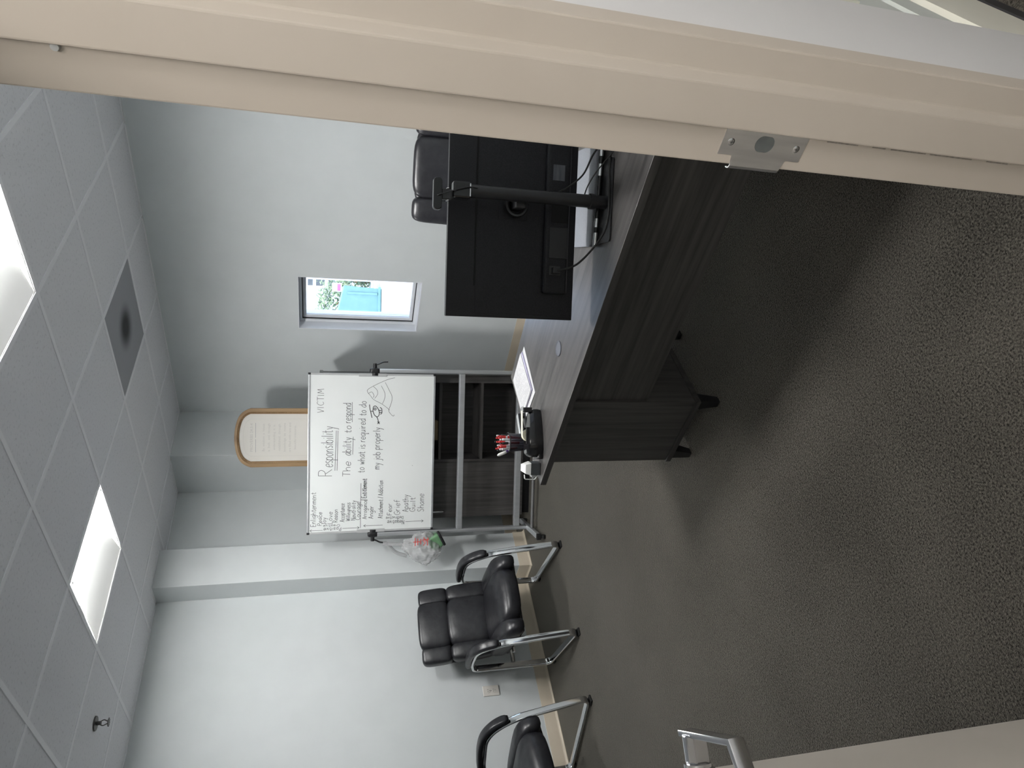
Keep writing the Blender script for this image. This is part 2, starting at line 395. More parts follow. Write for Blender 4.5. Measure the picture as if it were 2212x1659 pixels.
# ------------------------------------------------------------------ single-stroke handwriting
GL = {
'a':(6,"5,5 3,5.2 1,4 0,2 1,.2 3,.4 5,3|5,5 5,1 5.8,0"),'b':(6,"0,9 0,0|0,3 2,5 4.5,4 5,2 4,0 2,-.2 0,1"),'c':(5.6,"5,4 3,5.2 1,4.4 0,2.4 1,.4 3,-.1 5,1"),
'd':(6,"5,5 3,5.2 1,4 0,2 1,.2 3,.2 5,2|5,9 5,0"),'e':(5.6,"0,2.6 5,3 4.4,4.8 2.5,5.2 .6,4 0,2 1,.2 3,-.1 5,1"),'f':(5,"5,8.4 3.6,9 2.4,7.5 2,0|0,4.6 4.5,5"),
'g':(6,"5,5 3,5.2 1,4 0,2.2 1,.5 3,.6 5,3|5,5 5,-2 3.5,-4 1,-3.6 .4,-2.6"),'h':(5.6,"0,9 0,0|0,3 2,5 4,4.6 4.6,3 4.6,0"),'i':(2.4,"1,5 1,0|1,7 1.2,7.5"),
'j':(3.4,"2,5 2,-2.5 .8,-4 -.8,-3.2|2,7 2.2,7.5"),'l':(2.4,"1,9 1,0"),'m':(7.6,"0,5 0,0|0,3.4 1.8,5 3,4.4 3.2,0|3.2,3.4 5,5 6.4,4.4 6.6,0"),
'n':(5.6,"0,5 0,0|0,3.2 2,5 4,4.4 4.5,2.5 4.5,0"),'o':(6,"2.5,5.1 .6,4 0,2.4 1,.4 2.6,-.1 4.4,1 5,2.8 4,4.6 2.5,5.1"),'p':(5.8,"0,5 0,-4|0,3.4 2,5.1 4.4,4.2 4.8,2.4 3.8,.4 1.8,0 0,1.2"),
'q':(6.2,"5,5 3,5.2 .8,4 0,2.2 1,.3 3,.3 5,2.6|5,5 5,-4 6,-3"),'r':(4.4,"0,5 0,0|0,3 1.5,4.8 3.6,5"),'s':(5,"4.4,4.6 2.4,5.2 .6,4.2 1.6,2.9 3.6,2.2 4.4,1 2.6,-.1 .2,.5"),
't':(5,"2,8 2,1.4 3,0 4.4,.6|0,5.2 4.4,5.4"),'u':(6,"0,5 .2,1.4 1.6,0 3.4,.6 4.6,2.4|4.6,5 4.6,1 5.4,0"),'v':(5.4,"0,5 2.2,0|2.2,0 4.6,5"),'w':(7,"0,5 1.4,0|1.4,0 3,4|3,4 4.4,0|4.4,0 6,5"),
'y':(5.6,"0,5 2.6,.8|5,5 1.6,-3.4 .4,-4"),
'A':(7,"0,0 3,9|3,9 6,0|1,3.4 5,3.4"),'C':(6.6,"6,7.6 4,9 1.6,8 0,4.5 1.4,1 4,0 6,1.2"),'D':(7,"0,9 0,0|0,9 4,8 6,4.6 4,.8 0,0"),'E':(6,"5,9 0,9|0,9 0,0|0,0 5.2,0|0,4.6 4.2,4.6"),
'F':(6,"5.4,9 0,9|0,9 0,0|0,4.8 4.2,4.8"),'G':(7,"6,7.8 4,9 1.4,7.6 0,4.2 1.6,.8 4.2,.2 6,2 6,4|6,4 3.4,4"),'I':(3,"1,9 1,0"),'J':(5.4,"1,9 5,9|3.4,9 3.4,2 2,0 0,1.6"),
'L':(5.6,"0,9 0,0|0,0 5,.2"),'N':(7,"0,0 0,9|0,9 5.6,0|5.6,0 5.6,9"),'P':(6,"0,9 0,0|0,9 3.6,8.6 5,6.6 3.6,4.6 0,4.2"),'R':(6.6,"0,9 0,0|0,9 3.6,8.8 5,7 3.4,4.8 0,4.2|1.6,4.4 5.8,0"),
'S':(6,"5,8 3,9 .8,7.6 1.4,5.4 4,4 4.8,1.8 2.6,0 0,1"),'T':(6.6,"0,9 6.4,9|3.2,9 3.2,0"),'V':(6.6,"0,9 2.8,0|2.8,0 5.8,9"),'W':(8.6,"0,9 2,0|2,0 4,7|4,7 6,0|6,0 8,9"),'M':(8,"0,0 1,9|1,9 3.6,3|3.6,3 6,9|6,9 7,0"),
'/':(4,"0,-1 3,9.4"),'|':(3,"1,-2 1,10"),'*':(5,"2.5,6 2.5,1|.4,5 4.6,2|.4,2 4.6,5"),'+':(5,"2.5,6 2.5,1|0,3.5 5,3.5"),
}
def write(mb, text, x0, z0, length, height, wd, T, ang=0.0, jitter=0.35, slope=0.0):
    """height = size of a capital; the whole word is fitted to length"""
    adv = sum(GL[c][0]+1.3 if c != ' ' else 4.6 for c in text)
    sx = length/adv; sz = height/9.0; x = 0.0
    ca, sa = math.cos(ang), math.sin(ang)
    for c in text:
        if c == ' ': x += 4.6; continue
        a, st = GL[c]; jz = random.uniform(-jitter, jitter); jr = random.uniform(-0.06, 0.06)
        for stroke in st.split('|'):
            pts = [tuple(float(q) for q in p.split(',')) for p in stroke.split()]
            pts = [((x+px+py*(0.06+jr))*sx, (py+jz)*sz+(x+px)*sx*slope) for px, py in pts]
            if len(pts) > 2: pts = [(v.x, v.y) for v in smoothline([(p[0], p[1], 0) for p in pts], 4)]
            ribbon(mb, [(x0+p[0]*ca-p[1]*sa, z0+p[0]*sa+p[1]*ca) for p in pts], wd, T)
        x += a+1.3
def type_mesh(text, size, align='CENTER'):
    cu = bpy.data.curves.new('type', 'FONT'); cu.body = text; cu.size = size; cu.align_x = align; cu.resolution_u = 2
    o = bpy.data.objects.new('type', cu); COL.objects.link(o)
    dg = bpy.context.evaluated_depsgraph_get(); dg.update()
    me = bpy.data.meshes.new_from_object(o.evaluated_get(dg))
    bpy.data.objects.remove(o); bpy.data.curves.remove(cu)
    return me

# ================================================================== THE ROOM
H = 2.739; XR = 4.244; YL = 4.799; XE = -1.3; YD = 0.325; YH = 0.200; YB = -1.7; XH = 4.6
tag(MB().box((XE-.2, YB-.2, -0.12), (XR+.02, YL+.02, 0)).build('floor', 'carpet'), kind='structure')
tag(MB().box((XE-.2, YB-.2, H+0.30), (XH+.3, YL+.3, H+0.45)).build('ceiling', 'deck'), kind='structure')
CEIL = bpy.data.objects['ceiling']
# left wall, pillar, chase, other walls
tag(MB().box((XE-.2, YL, 0), (XR+.2, YL+.2, H+.3)).build('wall_left', 'wall'), kind='structure')
tag(MB().box((2.79, 4.60, 0), (3.097, YL, H+.02)).build('wall_pillar', 'wall', bevel=0.004), kind='structure')
tag(MB().box((3.765, 4.345, 0), (XR, YL, H+.02)).build('wall_chase', 'wall', bevel=0.004), kind='structure')
wy0, wy1, wz0, wz1 = 2.960, 3.440, 0.900, 1.800
wr = MB()
wr.box((XR, YD, 0), (XR+.24, wy0, H+.3)).box((XR, wy1, 0), (XR+.24, YL+.2, H+.3))
wr.box((XR, wy0, 0), (XR+.24, wy1, wz0)).box((XR, wy0, wz1), (XR+.24, wy1, H+.3))
tag(wr.build('wall_right', 'wall'), kind='structure')
tag(MB().box((XE-.2, YB, 0), (XE, YL, H+.3)).build('wall_end', 'wall'), kind='structure')
DX0, DX1, DZ = -0.124, 0.790, 2.13
wd_ = MB()
wd_.box((XE, YH, 0), (DX0-.02, YD, H+.3)).box((DX1+.02, YH, 0), (1.215, YD, H+.3)).box((DX0-.02, YH, DZ+.02), (DX1+.02, YD, H+.3))
wd_.box((1.215, YH+.03, 0), (XR, YD, H+.3))
tag(wd_.build('wall_door_side', 'wall'), kind='structure')
tag(MB().box((DX1+.05, YH-.004, 0), (1.215, YH, H)).build('wall_hall_panel', 'hallwall'), kind='structure')
hw = empty('wall_hall'); tag(hw, kind='structure')
MB().box((1.216, YH+.018, 0.47), (XH, YH+.0299, H)).build('upper_panel', 'hallgrey', hw)
MB().box((1.30, YH+.006, 0.62), (XH, YH+.018, 1.5)).build('raised_panel', 'hallcream', hw)
MB().box((1.216, YH+.012, 0.378), (XH, YH+.0299, 0.462)).build('rail_panel', 'hallgrey', hw)
MB().box((1.216, YH+.004, 0.085), (XH, YH+.0299, 0.352)).build('lower_panel', 'hallcream', hw)
MB().box((1.216, YH+.000, 0.002), (XH, YH+.0299, 0.083)).build('toe_panel', 'darkcove', hw)
tag(MB().box((XE-.2, YB-.2, 0), (XH+.3, YB, H+.3)).build('wall_hall_back', 'hallwall'), kind='structure')
tag(MB().box((XH, YB, 0), (XH+.2, YH+.03, H+.3)).build('wall_hall_end', 'hallwall'), kind='structure')
tag(MB().box((XR+.02, YB-.2, -0.12), (XH+.3, YH+.03, 0)).build('floor_hall', 'carpet'), kind='structure')

# baseboards: vinyl cove with a curved toe
def cove(name, pts):
    prof = [(0.0, 0.0), (0.016, 0.0), (0.017, 0.004), (0.008, 0.012), (0.004, 0.022), (0.0035, 0.098), (0.002, 0.101), (0.0, 0.101)]
    mb = MB()
    vs = []; n = len(pts); m = len(prof)
    for i, p in enumerate(pts):
        p = Vector(p)
        ds = []
        if i > 0: ds.append((p-Vector(pts[i-1])).normalized())
        if i < n-1: ds.append((Vector(pts[i+1])-p).normalized())
        ns = [Vector((d.y, -d.x)) for d in ds]
        nn = ns[0] if len(ns) == 1 else (ns[0]+ns[1])/(1+ns[0].dot(ns[1]))
        for o, z in prof: vs.append((p.x+nn.x*o, p.y+nn.y*o, z))
    fs = [(i*m+k, i*m+(k+1) % m, (i+1)*m+(k+1) % m, (i+1)*m+k) for i in range(n-1) for k in range(m)]
    mb.add(vs, fs)
    tag(mb.build(name, 'cove', smooth=True), kind='structure')
cove('baseboard_left', [(XE, YL), (2.79, YL), (2.79, 4.60), (3.097, 4.60), (3.097, YL), (3.765, YL), (3.765, 4.345), (XR, 4.345)])
cove('baseboard_right', [(XR, 4.345), (XR, YD)])
cove('baseboard_door', [(XR, YD), (DX1+.06, YD)])

# ------------------------------------------------------------------ suspended ceiling
S = 0.6096; GX = 4.394; GY = 1.936
xl = sorted([GX-i*S for i in range(1, 10)]+[XE, XR])
yl = sorted([GY+j*S for j in range(-2, 5)]+[YD, YL])
def cell(i, j): return (GX-(i+1)*S, GX-i*S, GY+j*S, GY+(j+1)*S)
LIGHTS = [(3, 2), (3, -1)]; VENT = (1, 1)
special = {}
for c in LIGHTS+[VENT]:
    a = cell(*c); special[(round((a[0]+a[1])/2, 2), round((a[2]+a[3])/2, 2))] = 1
tcache = {}
for a, b in zip(xl[:-1], xl[1:]):
    for c, d in zip(yl[:-1], yl[1:]):
        k = (round((a+b)/2, 2), round((c+d)/2, 2))
        if k in special or b-a < 0.02 or d-c < 0.02: continue
        key = (round(b-a, 3), round(d-c, 3))
        if key not in tcache:
            hx, hy = (b-a)/2-.003, (d-c)/2-.003
            o = MB().box((-hx, -hy, 0), (hx, hy, 0.016)).build('ceiling_tile', 'tile', CEIL); tcache[key] = o
        else:
            o = tcache[key].copy(); COL.objects.link(o)
        o.location = ((a+b)/2, (c+d)/2, H)
for x in xl[1:-1]: MB().box((x-.012, YD, H-.0035), (x+.012, YL, H)).box((x-.002, YD, H), (x+.002, YL, H+.04)).build('grid_bar', 'tbar', CEIL)
for y in yl[1:-1]:
    for a, b in zip(xl[:-1], xl[1:]):
        MB().box((a+.0125, y-.012, H-.003), (b-.0125, y+.012, H)).build('grid_bar', 'tbar', CEIL)
wa = MB().box((XE, YL-.022, H-.003), (2.79, YL, H)).box((3.097, YL-.022, H-.003), (3.765, YL, H)).box((XR-.022, YD, H-.003), (XR, 4.345, H)).box((XE, YD, H-.003), (XR, YD+.022, H))
wa.box((3.765-.022, 4.345-.022, H-.003), (3.765, YL, H)).box((3.765, 4.345-.022, H-.003), (XR, 4.345, H)).box((2.79-.022, 4.60-.022, H-.003), (2.79, YL, H)).box((2.79, 4.6-.022, H-.003), (3.097+.022, 4.6, H)).box((3.097, 4.6, H-.003), (3.119, YL, H))
tag(wa.build('trim_1', 'tbar'), kind='structure')
# hall ceiling panel
tag(MB().box((XE, YB, H), (XH, YH-.0001, H+.02)).build('ceiling_hall', 'tile'), kind='structure')

def troffer(i, j, label, lens='lens'):
    x0, x1, y0, y1 = cell(i, j); cx, cy = (x0+x1)/2, (y0+y1)/2
    t = empty('ceiling_light', (cx, cy, H)); tag(t, label, 'light', 'square recessed ceiling lights')
    h = S/2-.0125
    hb = MB()
    hb.box((-h, -h, 0.0), (-h+.004, h, .11)).box((h-.004, -h, 0.0), (h, h, .11)).box((-h, -h, 0.0), (h, -h+.004, .11)).box((-h, h-.004, 0.0), (h, h, .11)).box((-h, -h, .11), (h, h, .116))
    hb.build('housing', 'reflector', t)
    n = 16; vs = []
    for k in range(n+1):                           # glowing curved dome above the opening
        a = -1+2*k/n; y = a*(h-.006); z = .020+.080*max(0.0, math.cos(a*PI/2))**.8
        vs += [(-h+.03, y, z), (h-.03, y, z)]
    MB().add(vs, [(2*k, 2*k+1, 2*k+3, 2*k+2) for k in range(n)]).build('lens', lens, t, smooth='all')
    for sx in (-1, 1):                             # sloped end reflectors
        vs = []
        for k in range(n+1):
            a = -1+2*k/n; y = a*(h-.006); z = .020+.080*max(0.0, math.cos(a*PI/2))**.8
            vs += [(sx*(h-.006), y, .001), (sx*(h-.031), y, z)]
        MB().add(vs, [(2*k, 2*k+1, 2*k+3, 2*k+2) for k in range(n)]).build('end_reflector', 'reflector', t, smooth='all')
    vs = []; n = 10                                # smooth curved pan hiding the lamps
    for k in range(n+1):
        a = k/n; y = .012+(h-.0165)*a; z = .034*(1-a)-.007*math.sin(a*PI)+.0005; ins = .050*(1-a)+.0045
        vs += [(-h+ins, y, z), (h-ins, y, z), (-h+ins, y, z+.0015), (h-ins, y, z+.0015)]
    fs = []
    for k in range(n):
        p, q = 4*k, 4*k+4
        fs += [(p, p+1, q+1, q), (p+2, q+2, q+3, p+3), (p, q, q+2, p+2), (p+1, p+3, q+3, q+1)]
    MB().add(vs, fs+[(0, 2, 3, 1), (4*n, 4*n+1, 4*n+3, 4*n+2)]).build('lamp_pan', 'basket', t, smooth=True)
    for sx in (-1, 1):
        MB().box((sx*(h-.02)-.006, -h+.01, -.006), (sx*(h-.02)+.006, -h+.028, 0.002)).build('latch', 'reflector', t)
    return t
troffer(3, 2, 'lit square ceiling light near the sprinkler above the far chairs')
troffer(3, -1, 'lit square ceiling light nearest the doorway frame, cut by the picture edge', 'lens_boost')
def hall_light(cx, cy, label, hx=.32, hy=.32, m='halllens'):  # builds the doorway lamp and the added fill panels
    t = empty('hall_lamp_or_fill', (cx, cy, H)); tag(t, label, 'light')
    MB().box((-hx, -hy, -.012), (hx, hy, -.001)).build('frame', 'tbar', t, bevel=.003)
    MB().box((-hx+.03, -hy+.03, -.016), (hx-.03, hy-.03, -.0121)).build('diffuser', m, t)
hall_light(-0.30, -0.13, 'long narrow lit panel in the hall ceiling right outside the doorway', .52, .15)
hall_light(-0.25, -1.15, 'square fill light panel added in the hall behind the viewer', m='hallfill')  # unseen panel added to bring out the highlight on the jamb
hall_light(1.75, -0.72, 'flat fill light panel added further down the hall')  # unseen panel added to brighten the hall wall beside the frame

def vent():
    x0, x1, y0, y1 = cell(*VENT); cx, cy = (x0+x1)/2, (y0+y1)/2; h = S/2-.0125
    t = empty('return_vent', (cx, cy, H)); tag(t, 'grey perforated return air vent with a dark round duct behind it', 'vent')
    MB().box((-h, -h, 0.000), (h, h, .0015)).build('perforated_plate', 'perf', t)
    MB().box((-h, -h, .0016), (-h+.012, h, .02)).box((h-.012, -h, .0016), (h, h, .02)).box((-h, -h, .0016), (h, -h+.012, .02)).box((-h, h-.012, .0016), (h, h, .02)).build('frame', 'tbar', t)
    MB().box((-h, -h, .05), (h, h, .06)).build('plenum', 'plenum', t)
    d = MB().lathe([(1e-5, .047), (.03, .0465), (.10, .046), (.13, .0475), (.135, .0499)], 32)
    d.build('duct_opening', 'duct', t, smooth=True)
vent()
sp = empty('sprinkler_head', (1.679, 4.044, H)); tag(sp, 'small pendant fire sprinkler head hanging from the ceiling tile', 'sprinkler')
MB().lathe([(1e-5, -.008), (.036, -.007), (.038, 0), (1e-5, 0)], 24).build('escutcheon', 'brass', sp, smooth=True)
MB().lathe([(1e-5, -.03), (.010, -.03), (.010, -.008), (1e-5, -.008)], 12).build('body', 'brass', sp, smooth=True)
fr = MB()
for s in (-1, 1): fr.sweep(fillet([(s*.008, 0, -.026), (s*.016, 0, -.04), (s*.004, 0, -.062)], .01), circ(.0028, 8))
fr.build('yoke', 'brass', sp, smooth=True)
df = MB().cyl(.018, -.066, -.062, 16)
for k in range(10):
    a = 2*PI*k/10; df.box((.017, -.002, -.066), (.022, .002, -.063), Matrix.Rotation(a, 4, 'Z'))
df.build('deflector', 'brass', sp)

# ------------------------------------------------------------------ door frame and door
def door_frame():
    t = empty('trim_2', (0, 0, 0)); tag(t, kind='structure')
    prof = [(0, .335), (0, .287), (-.016, .283), (-.016, .232), (0, .224), (0, .188), (.052, .188), (.052, .2), (.02, .2), (.02, .325), (.052, .325), (.052, .335)]
    MB().prism([(DX1+p, q) for p, q in prof], 2, 0.001, DZ+.05).build('jamb', 'frame', t, bevel=.0022)
    MB().prism([(DX0-p, q) for p, q in reversed(prof)], 2, 0.001, DZ+.05).build('jamb', 'frame', t, bevel=.0022)
    MB().prism([(q, DZ+p) for p, q in prof], 0, DX0-.002, DX1+.002).build('header', 'frame', t, bevel=.0022)
    # strike plate
    z0, z1 = 0.984, 1.108; zc = (z0+z1)/2
    poly = [(.288, z0), (.322, z0), (.322, z0+.021), (.3365, z0+.024), (.3365, z1-.024), (.322, z1-.021), (.322, z1), (.288, z1)]
    hole = [(.303+.011*math.cos(a), zc+.010*math.sin(a)+(.004 if math.sin(a) > 0 else -.004)) for a in [2*PI*k/24 for k in range(24)]]
    bm = bmesh.new()
    vo = [bm.verts.new((DX1-.0012, y, z)) for y, z in poly]; vi = [bm.verts.new((DX1-.0012, y, z)) for y, z in hole]
    eo = [bm.edges.new((vo[i], vo[(i+1) % len(vo)])) for i in range(len(vo))]; ei = [bm.edges.new((vi[i], vi[(i+1) % len(vi)])) for i in range(len(vi))]
    bmesh.ops.triangle_fill(bm, use_beauty=True, use_dissolve=False, edges=eo+ei)
    g = bmesh.ops.extrude_face_region(bm, geom=list(bm.faces))
    bmesh.ops.translate(bm, verts=[e for e in g['geom'] if isinstance(e, bmesh.types.BMVert)], vec=(.0011, 0, 0))
    bmesh.ops.recalc_face_normals(bm, faces=bm.faces)
    me = bpy.data.meshes.new('strike_plate'); bm.to_mesh(me); bm.free(); me.materials.append(M['steel'])
    sp_ = link(bpy.data.objects.new('strike_plate', me), t); sp_['label'] = 'brushed steel latch strike plate'
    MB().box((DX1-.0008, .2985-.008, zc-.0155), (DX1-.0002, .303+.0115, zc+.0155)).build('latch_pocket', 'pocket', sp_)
    # curled lip
    lp = MB(); pts = [(DX1-.0007, .3360, 0), (DX1+.0006, .3395, 0), (DX1+.004, .3415, 0), (DX1+.008, .3420, 0)]
    lp.sweep([(p[0], p[1], zc) for p in pts], [(-.038, -.0006), (.038, -.0006), (.038, .0006), (-.038, .0006)], ref=(0, 0, 1))
    lp.build('lip', 'steel', sp_, smooth=True)
    for z in (z0+.0125, z1-.0125):
        T = Matrix.Translation((DX1-.0012, .3045, z)) @ Matrix.Rotation(-PI/2, 4, 'Y')
        MB().lathe([(1e-5, .0012), (.003, .0011), (.0050, 0.0002), (.0052, -.0006)], 16, T).build('screw', 'satin', sp_, smooth=True)
        MB().box((-.0026, -.0005, .0009), (.0026, .0005, .0014), T).box((-.0005, -.0026, .0009), (.0005, .0026, .0014), T).build('screw_cross', 'slot', sp_)
    for z, l in ((.93, .05), (.87, .022), (.82, .06), (.745, .075), (.66, .04)):
        MB().box((DX1-.0004, .2885, z-l/2), (DX1+.0002, .2905, z+l/2)).build('scuff_mark', 'scuff', t)
    # rubber silencer near the top of the stop
    T = Matrix.Translation((DX1-.001, .2895, 1.865)) @ Matrix.Rotation(-PI/2, 4, 'Y')
    MB().lathe([(1e-5, .004), (.004, .0035), (.005, 0), (.005, -.002)], 12, T).build('silencer', 'greyplate', t, smooth=True)
door_frame()
def door():
    ang = R(62.7)
    t = empty('door_1', (DX0, .332, 0), ang); tag(t, kind='structure')
    L = .908
    MB().box((0.004, 0, .012), (L, .044, 2.11)).build('slab', 'doorpaint', t, bevel=.0015)
    MB().box((L, .008, .95), (L+.0012, .036, 1.13)).build('edge_plate', 'steel', t)
    # lever on the face turned to the doorway (local -y)
    hx, hz = L-.072, 1.045
    T = Matrix.Translation((hx, 0, hz)) @ Matrix.Rotation(PI/2, 4, 'X')     # local z -> -y
    hd = MB().lathe([(1e-5, 0), (.040, 0), (.040, .006), (.034, .012), (.026, .013), (.026, .019), (.021, .021), (.021, .026), (.0165, .027), (1e-5, .027)], 32, T)
    ho = hd.build('handle_rose', 'satin', t, smooth=True)
    st = MB().prism([(-.0155, -.014), (.0155, -.014), (.0165, .010), (.006, .0165), (-.006, .0165), (-.0165, .010)], 2, .0265, .0665, T)
    st.build('stem', 'satin', ho, bevel=.003)
    bar = MB().sweep([(hx+.024, -.066, hz), (hx-.118, -.071, hz-.002), (hx-.138, -.016, hz-.003)], rect(.026, .010, .002, 2), ref=(0, 0, 1))
    bar.build('lever', 'satin', ho, smooth=True)
    MB().lathe([(1e-5, 0), (.011, .0), (.011, .004), (.007, .008), (1e-5, .008)], 18, Matrix.Translation((hx-.075, 0, hz-.03)) @ Matrix.Rotation(PI/2, 4, 'X')).build('stop_button', 'black', ho, smooth=True)
    for z in (.25, 1.06, 1.85):
        T = Matrix.Translation((-.002, -.006, z))
        MB().cyl(.007, -.055, .055, 14, T).build('hinge', 'steel', t, smooth=True)
door()

# ------------------------------------------------------------------ window
def window():
    t = empty('window_1', (0, 0, 0)); tag(t, kind='structure')
    x = XR
    ln = MB()                                         # painted reveal
    ln.box((x-.001, wy0, wz0), (x+.239, wy0+.006, wz1)).box((x-.001, wy1-.006, wz0), (x+.239, wy1, wz1)).box((x-.001, wy0+.006, wz1-.006), (x+.239, wy1-.006, wz1)).box((x-.001, wy0+.006, wz0), (x+.239, wy1-.006, wz0+.006))
    ln.build('reveal', 'whitevinyl', t)
    a, b, c, d = wy0+.006, wy1-.006, wz0+.006, wz1-.006
    def ring(x0, x1, wd, ins, name, m='whitevinyl'):
        p, q, r_, s_ = a+ins, b-ins, c+ins, d-ins
        k = MB().box((x0, p, r_), (x1, p+wd, s_)).box((x0, q-wd, r_), (x1, q, s_)).box((x0, p+wd, r_), (x1, q-wd, r_+wd)).box((x0, p+wd, s_-wd), (x1, q-wd, s_))
        return k.build(name, m, t, bevel=.002)
    ring(x+.085, x+.16, .020, 0.0, 'window_frame')
    ring(x+.097, x+.15, .006, .020, 'weather_strip', 'black')
    ring(x+.102, x+.145, .024, .0262, 'sash')
    MB().box((x+.122, a+.049, c+.049), (x+.126, b-.049, d-.049)).build('pane', 'glass', t)
window()
def outlet():
    t = empty('wall_outlet', (1.922, YL, .445)); tag(t, 'ivory double power outlet low on the wall between the two chairs', 'outlet')
    MB().box((-.036, -.007, -.058), (.036, 0, .058)).build('cover_plate', 'ivory', t, bevel=.003)
    for z in (-.02, .02):
        T = Matrix.Translation((0, -.0071, z)) @ Matrix.Rotation(PI/2, 4, 'X')
        o = MB().lathe([(1e-5, .002), (.0155, .0015), (.0165, 0)], 20, T).build('socket', 'ivory', t, smooth=True)
        MB().box((-.0075, -.0098, z-.001), (-.0055, -.0089, z+.008)).box((.0055, -.0098, z-.001), (.0075, -.0089, z+.008)).box((-.002, -.0098, z-.010), (.002, -.0089, z-.006)).build('slots', 'slot', o)
    T = Matrix.Translation((0, -.007, 0)) @ Matrix.Rotation(PI/2, 4, 'X')
    MB().lathe([(1e-5, .0015), (.003, .001), (.0035, 0)], 12, T).build('screw', 'satin', t)
outlet()

# ================================================================== DESK
DZT = 0.737
def desk():
    t = empty('executive_desk', (1.675, 0.40, 0)); tag(t, 'dark grey wood-grain desk with overhanging top beside the doorway', 'desk')
    # local: x away from the door side, y along the length (0..1.753)
    L = 1.753
    MB().box((0, 0, DZT-.026), (.662, L, DZT)).build('desktop', 'woody', t, bevel=.0015)
    MB().box((.125, .28, .335), (.143, L-.37, DZT-.0265)).build('modesty_panel', 'woody', t, bevel=.001)
    for y0, y1 in ((L-.375, L-.008), (.008, .28)):
        p = MB().box((.115, y0, .122), (.62, y1, DZT-.0265)).build('pedestal', 'woodz', t, bevel=.001)
        MB().box((.109, y0-.005, .098), (.624, y1+.005, .1215)).build('base_plate', 'woody', p, bevel=.001)
        for i, z0, z1 in ((0, .52, .70), (1, .33, .51), (2, .13, .32)):
            f = MB().box((.6201, y0+.006, z0), (.637, y1-.006, z1)).build('drawer_front', 'woody', p, bevel=.001)
        for lx in (.122, .565):
            for ly, s in ((y0+.004, 1), (y1-.004, -1)):
                w0, w1 = .050, .030
                MB().add([(lx, ly, .0978), (lx+w0, ly, .0978), (lx+w0, ly+s*w0, .0978), (lx, ly+s*w0, .0978), (lx, ly, 0), (lx+w1, ly, 0), (lx+w1, ly+s*w1, 0), (lx, ly+s*w1, 0)],
                         [(0,1,2,3),(7,6,5,4),(0,4,5,1),(1,5,6,2),(2,6,7,3),(3,7,4,0)]).build('leg', 'black', t, bevel=.002)
    for y in (1.20, ):
        g = MB().lathe([(1e-5, .0025), (.024, .0025), (.025, .0035), (.029, .0035), (.031, .0005), (.031, -.001)], 28, Matrix.Translation((.225, y, DZT)))
        g.build('cable_grommet', 'grommet', t, smooth=True)
desk()

# ================================================================== MONITOR
def monitor():
    c = (1.875, .965, DZT); th = R(-52)
    t = empty('computer_monitor', c, th); tag(t, 'large black monitor seen from behind on a round-post stand', 'monitor')
    # local x: to the right seen from the doorway, y: away from the doorway, z: up
    MB().prism([(x, y) for x, y in rect(.262, .205, .012, 4)], 2, .0005, .0065, Matrix.Translation((.005, .0575, 0))).build('stand_base', 'black', t, bevel=.001)
    MB().cyl(.0205, .0066, .448, 28).build('stand_post', 'black', t, smooth=True)
    MB().lathe([(.0206, .045), (.0245, .046), (.0245, .062), (.0206, .063)], 28).build('cable_ring', 'black', t, smooth=True)
    MB().box((-.026, -.022, .4482), (.024, .022, .502)).build('post_cap', 'blackgloss', t, bevel=.006)
    MB().box((-.020, -.0226, .4500), (.018, -.0221, .4530)).build('cap_trim', 'chrome', t)
    x0, x1, z0, z1, y0 = -.378, .337, .068, .497, .10
    sh = MB().box((x0, y0, z0), (x1, y0+.022, z1)).build('back_shell', 'monblack', t, bevel=.003)
    MB().box((x0+.012, y0-.0012, z0+.012), (x1-.012, y0, z1-.095)).build('lower_shell', 'monblack', sh, bevel=.0008)
    MB().box((x0+.10, y0-.0022, z1-.093), (x1-.02, y0-.0001, z1-.0885)).build('vent_groove', 'duct', sh)
    MB().box((x0+.002, y0+.0221, z0+.004), (x1-.002, y0+.0226, z1-.002)).build('screen', 'screen', t)
    # sunken connector bay: raised bulge around dark pocket
    MB().box((x0+.085, y0-.022, z0+.028), (x1-.06, y0-.0012, z0+.112)).build('connector_housing', 'monblack', sh, bevel=.012, seg=3)
    MB().box((x0+.20, y0-.0245, z0+.034), (x0+.30, y0-.0221, z0+.096)).build('port_cover', 'black', sh, bevel=.004)
    MB().box((x0+.315, y0-.0235, z0+.036), (x0+.40, y0-.0221, z0+.092)).build('port_pocket', 'duct', sh)
    MB().box((x0+.145, y0-.026, z0+.056), (x0+.175, y0-.0221, z0+.094)).build('power_socket', 'slot', sh, bevel=.001)
    MB().box((x0+.150, y0-.050, z0+.062), (x0+.170, y0-.0261, z0+.088)).build('power_plug', 'black', sh, bevel=.003)
    MB().box((x0+.45, y0-.0230, z0+.052), (x0+.50, y0-.0221, z0+.092)).build('spec_sticker', 'sticker', sh)
    q = MB()
    cx, cz = -.012, .285
    q.box((cx-.050, y0-.0035, cz-.048), (cx+.055, y0-.0013, cz+.048)).build('mount_plate', 'monblack', t, bevel=.0008)
    T = Matrix.Translation((cx-.006, y0-.0036, cz-.004)) @ Matrix.Rotation(PI/2, 4, 'X')
    MB().lathe([(.026, -.001), (.026, .026), (.030, .03), (.036, .03), (.038, .026), (.038, -.001)], 32, T).build('pivot_ring', 'black', t, smooth=True)
    MB().box((cx-.022, .0206, cz-.02), (cx+.010, y0-.0036, cz+.012)).build('tilt_arm', 'black', t, bevel=.004)
    return t
monitor()
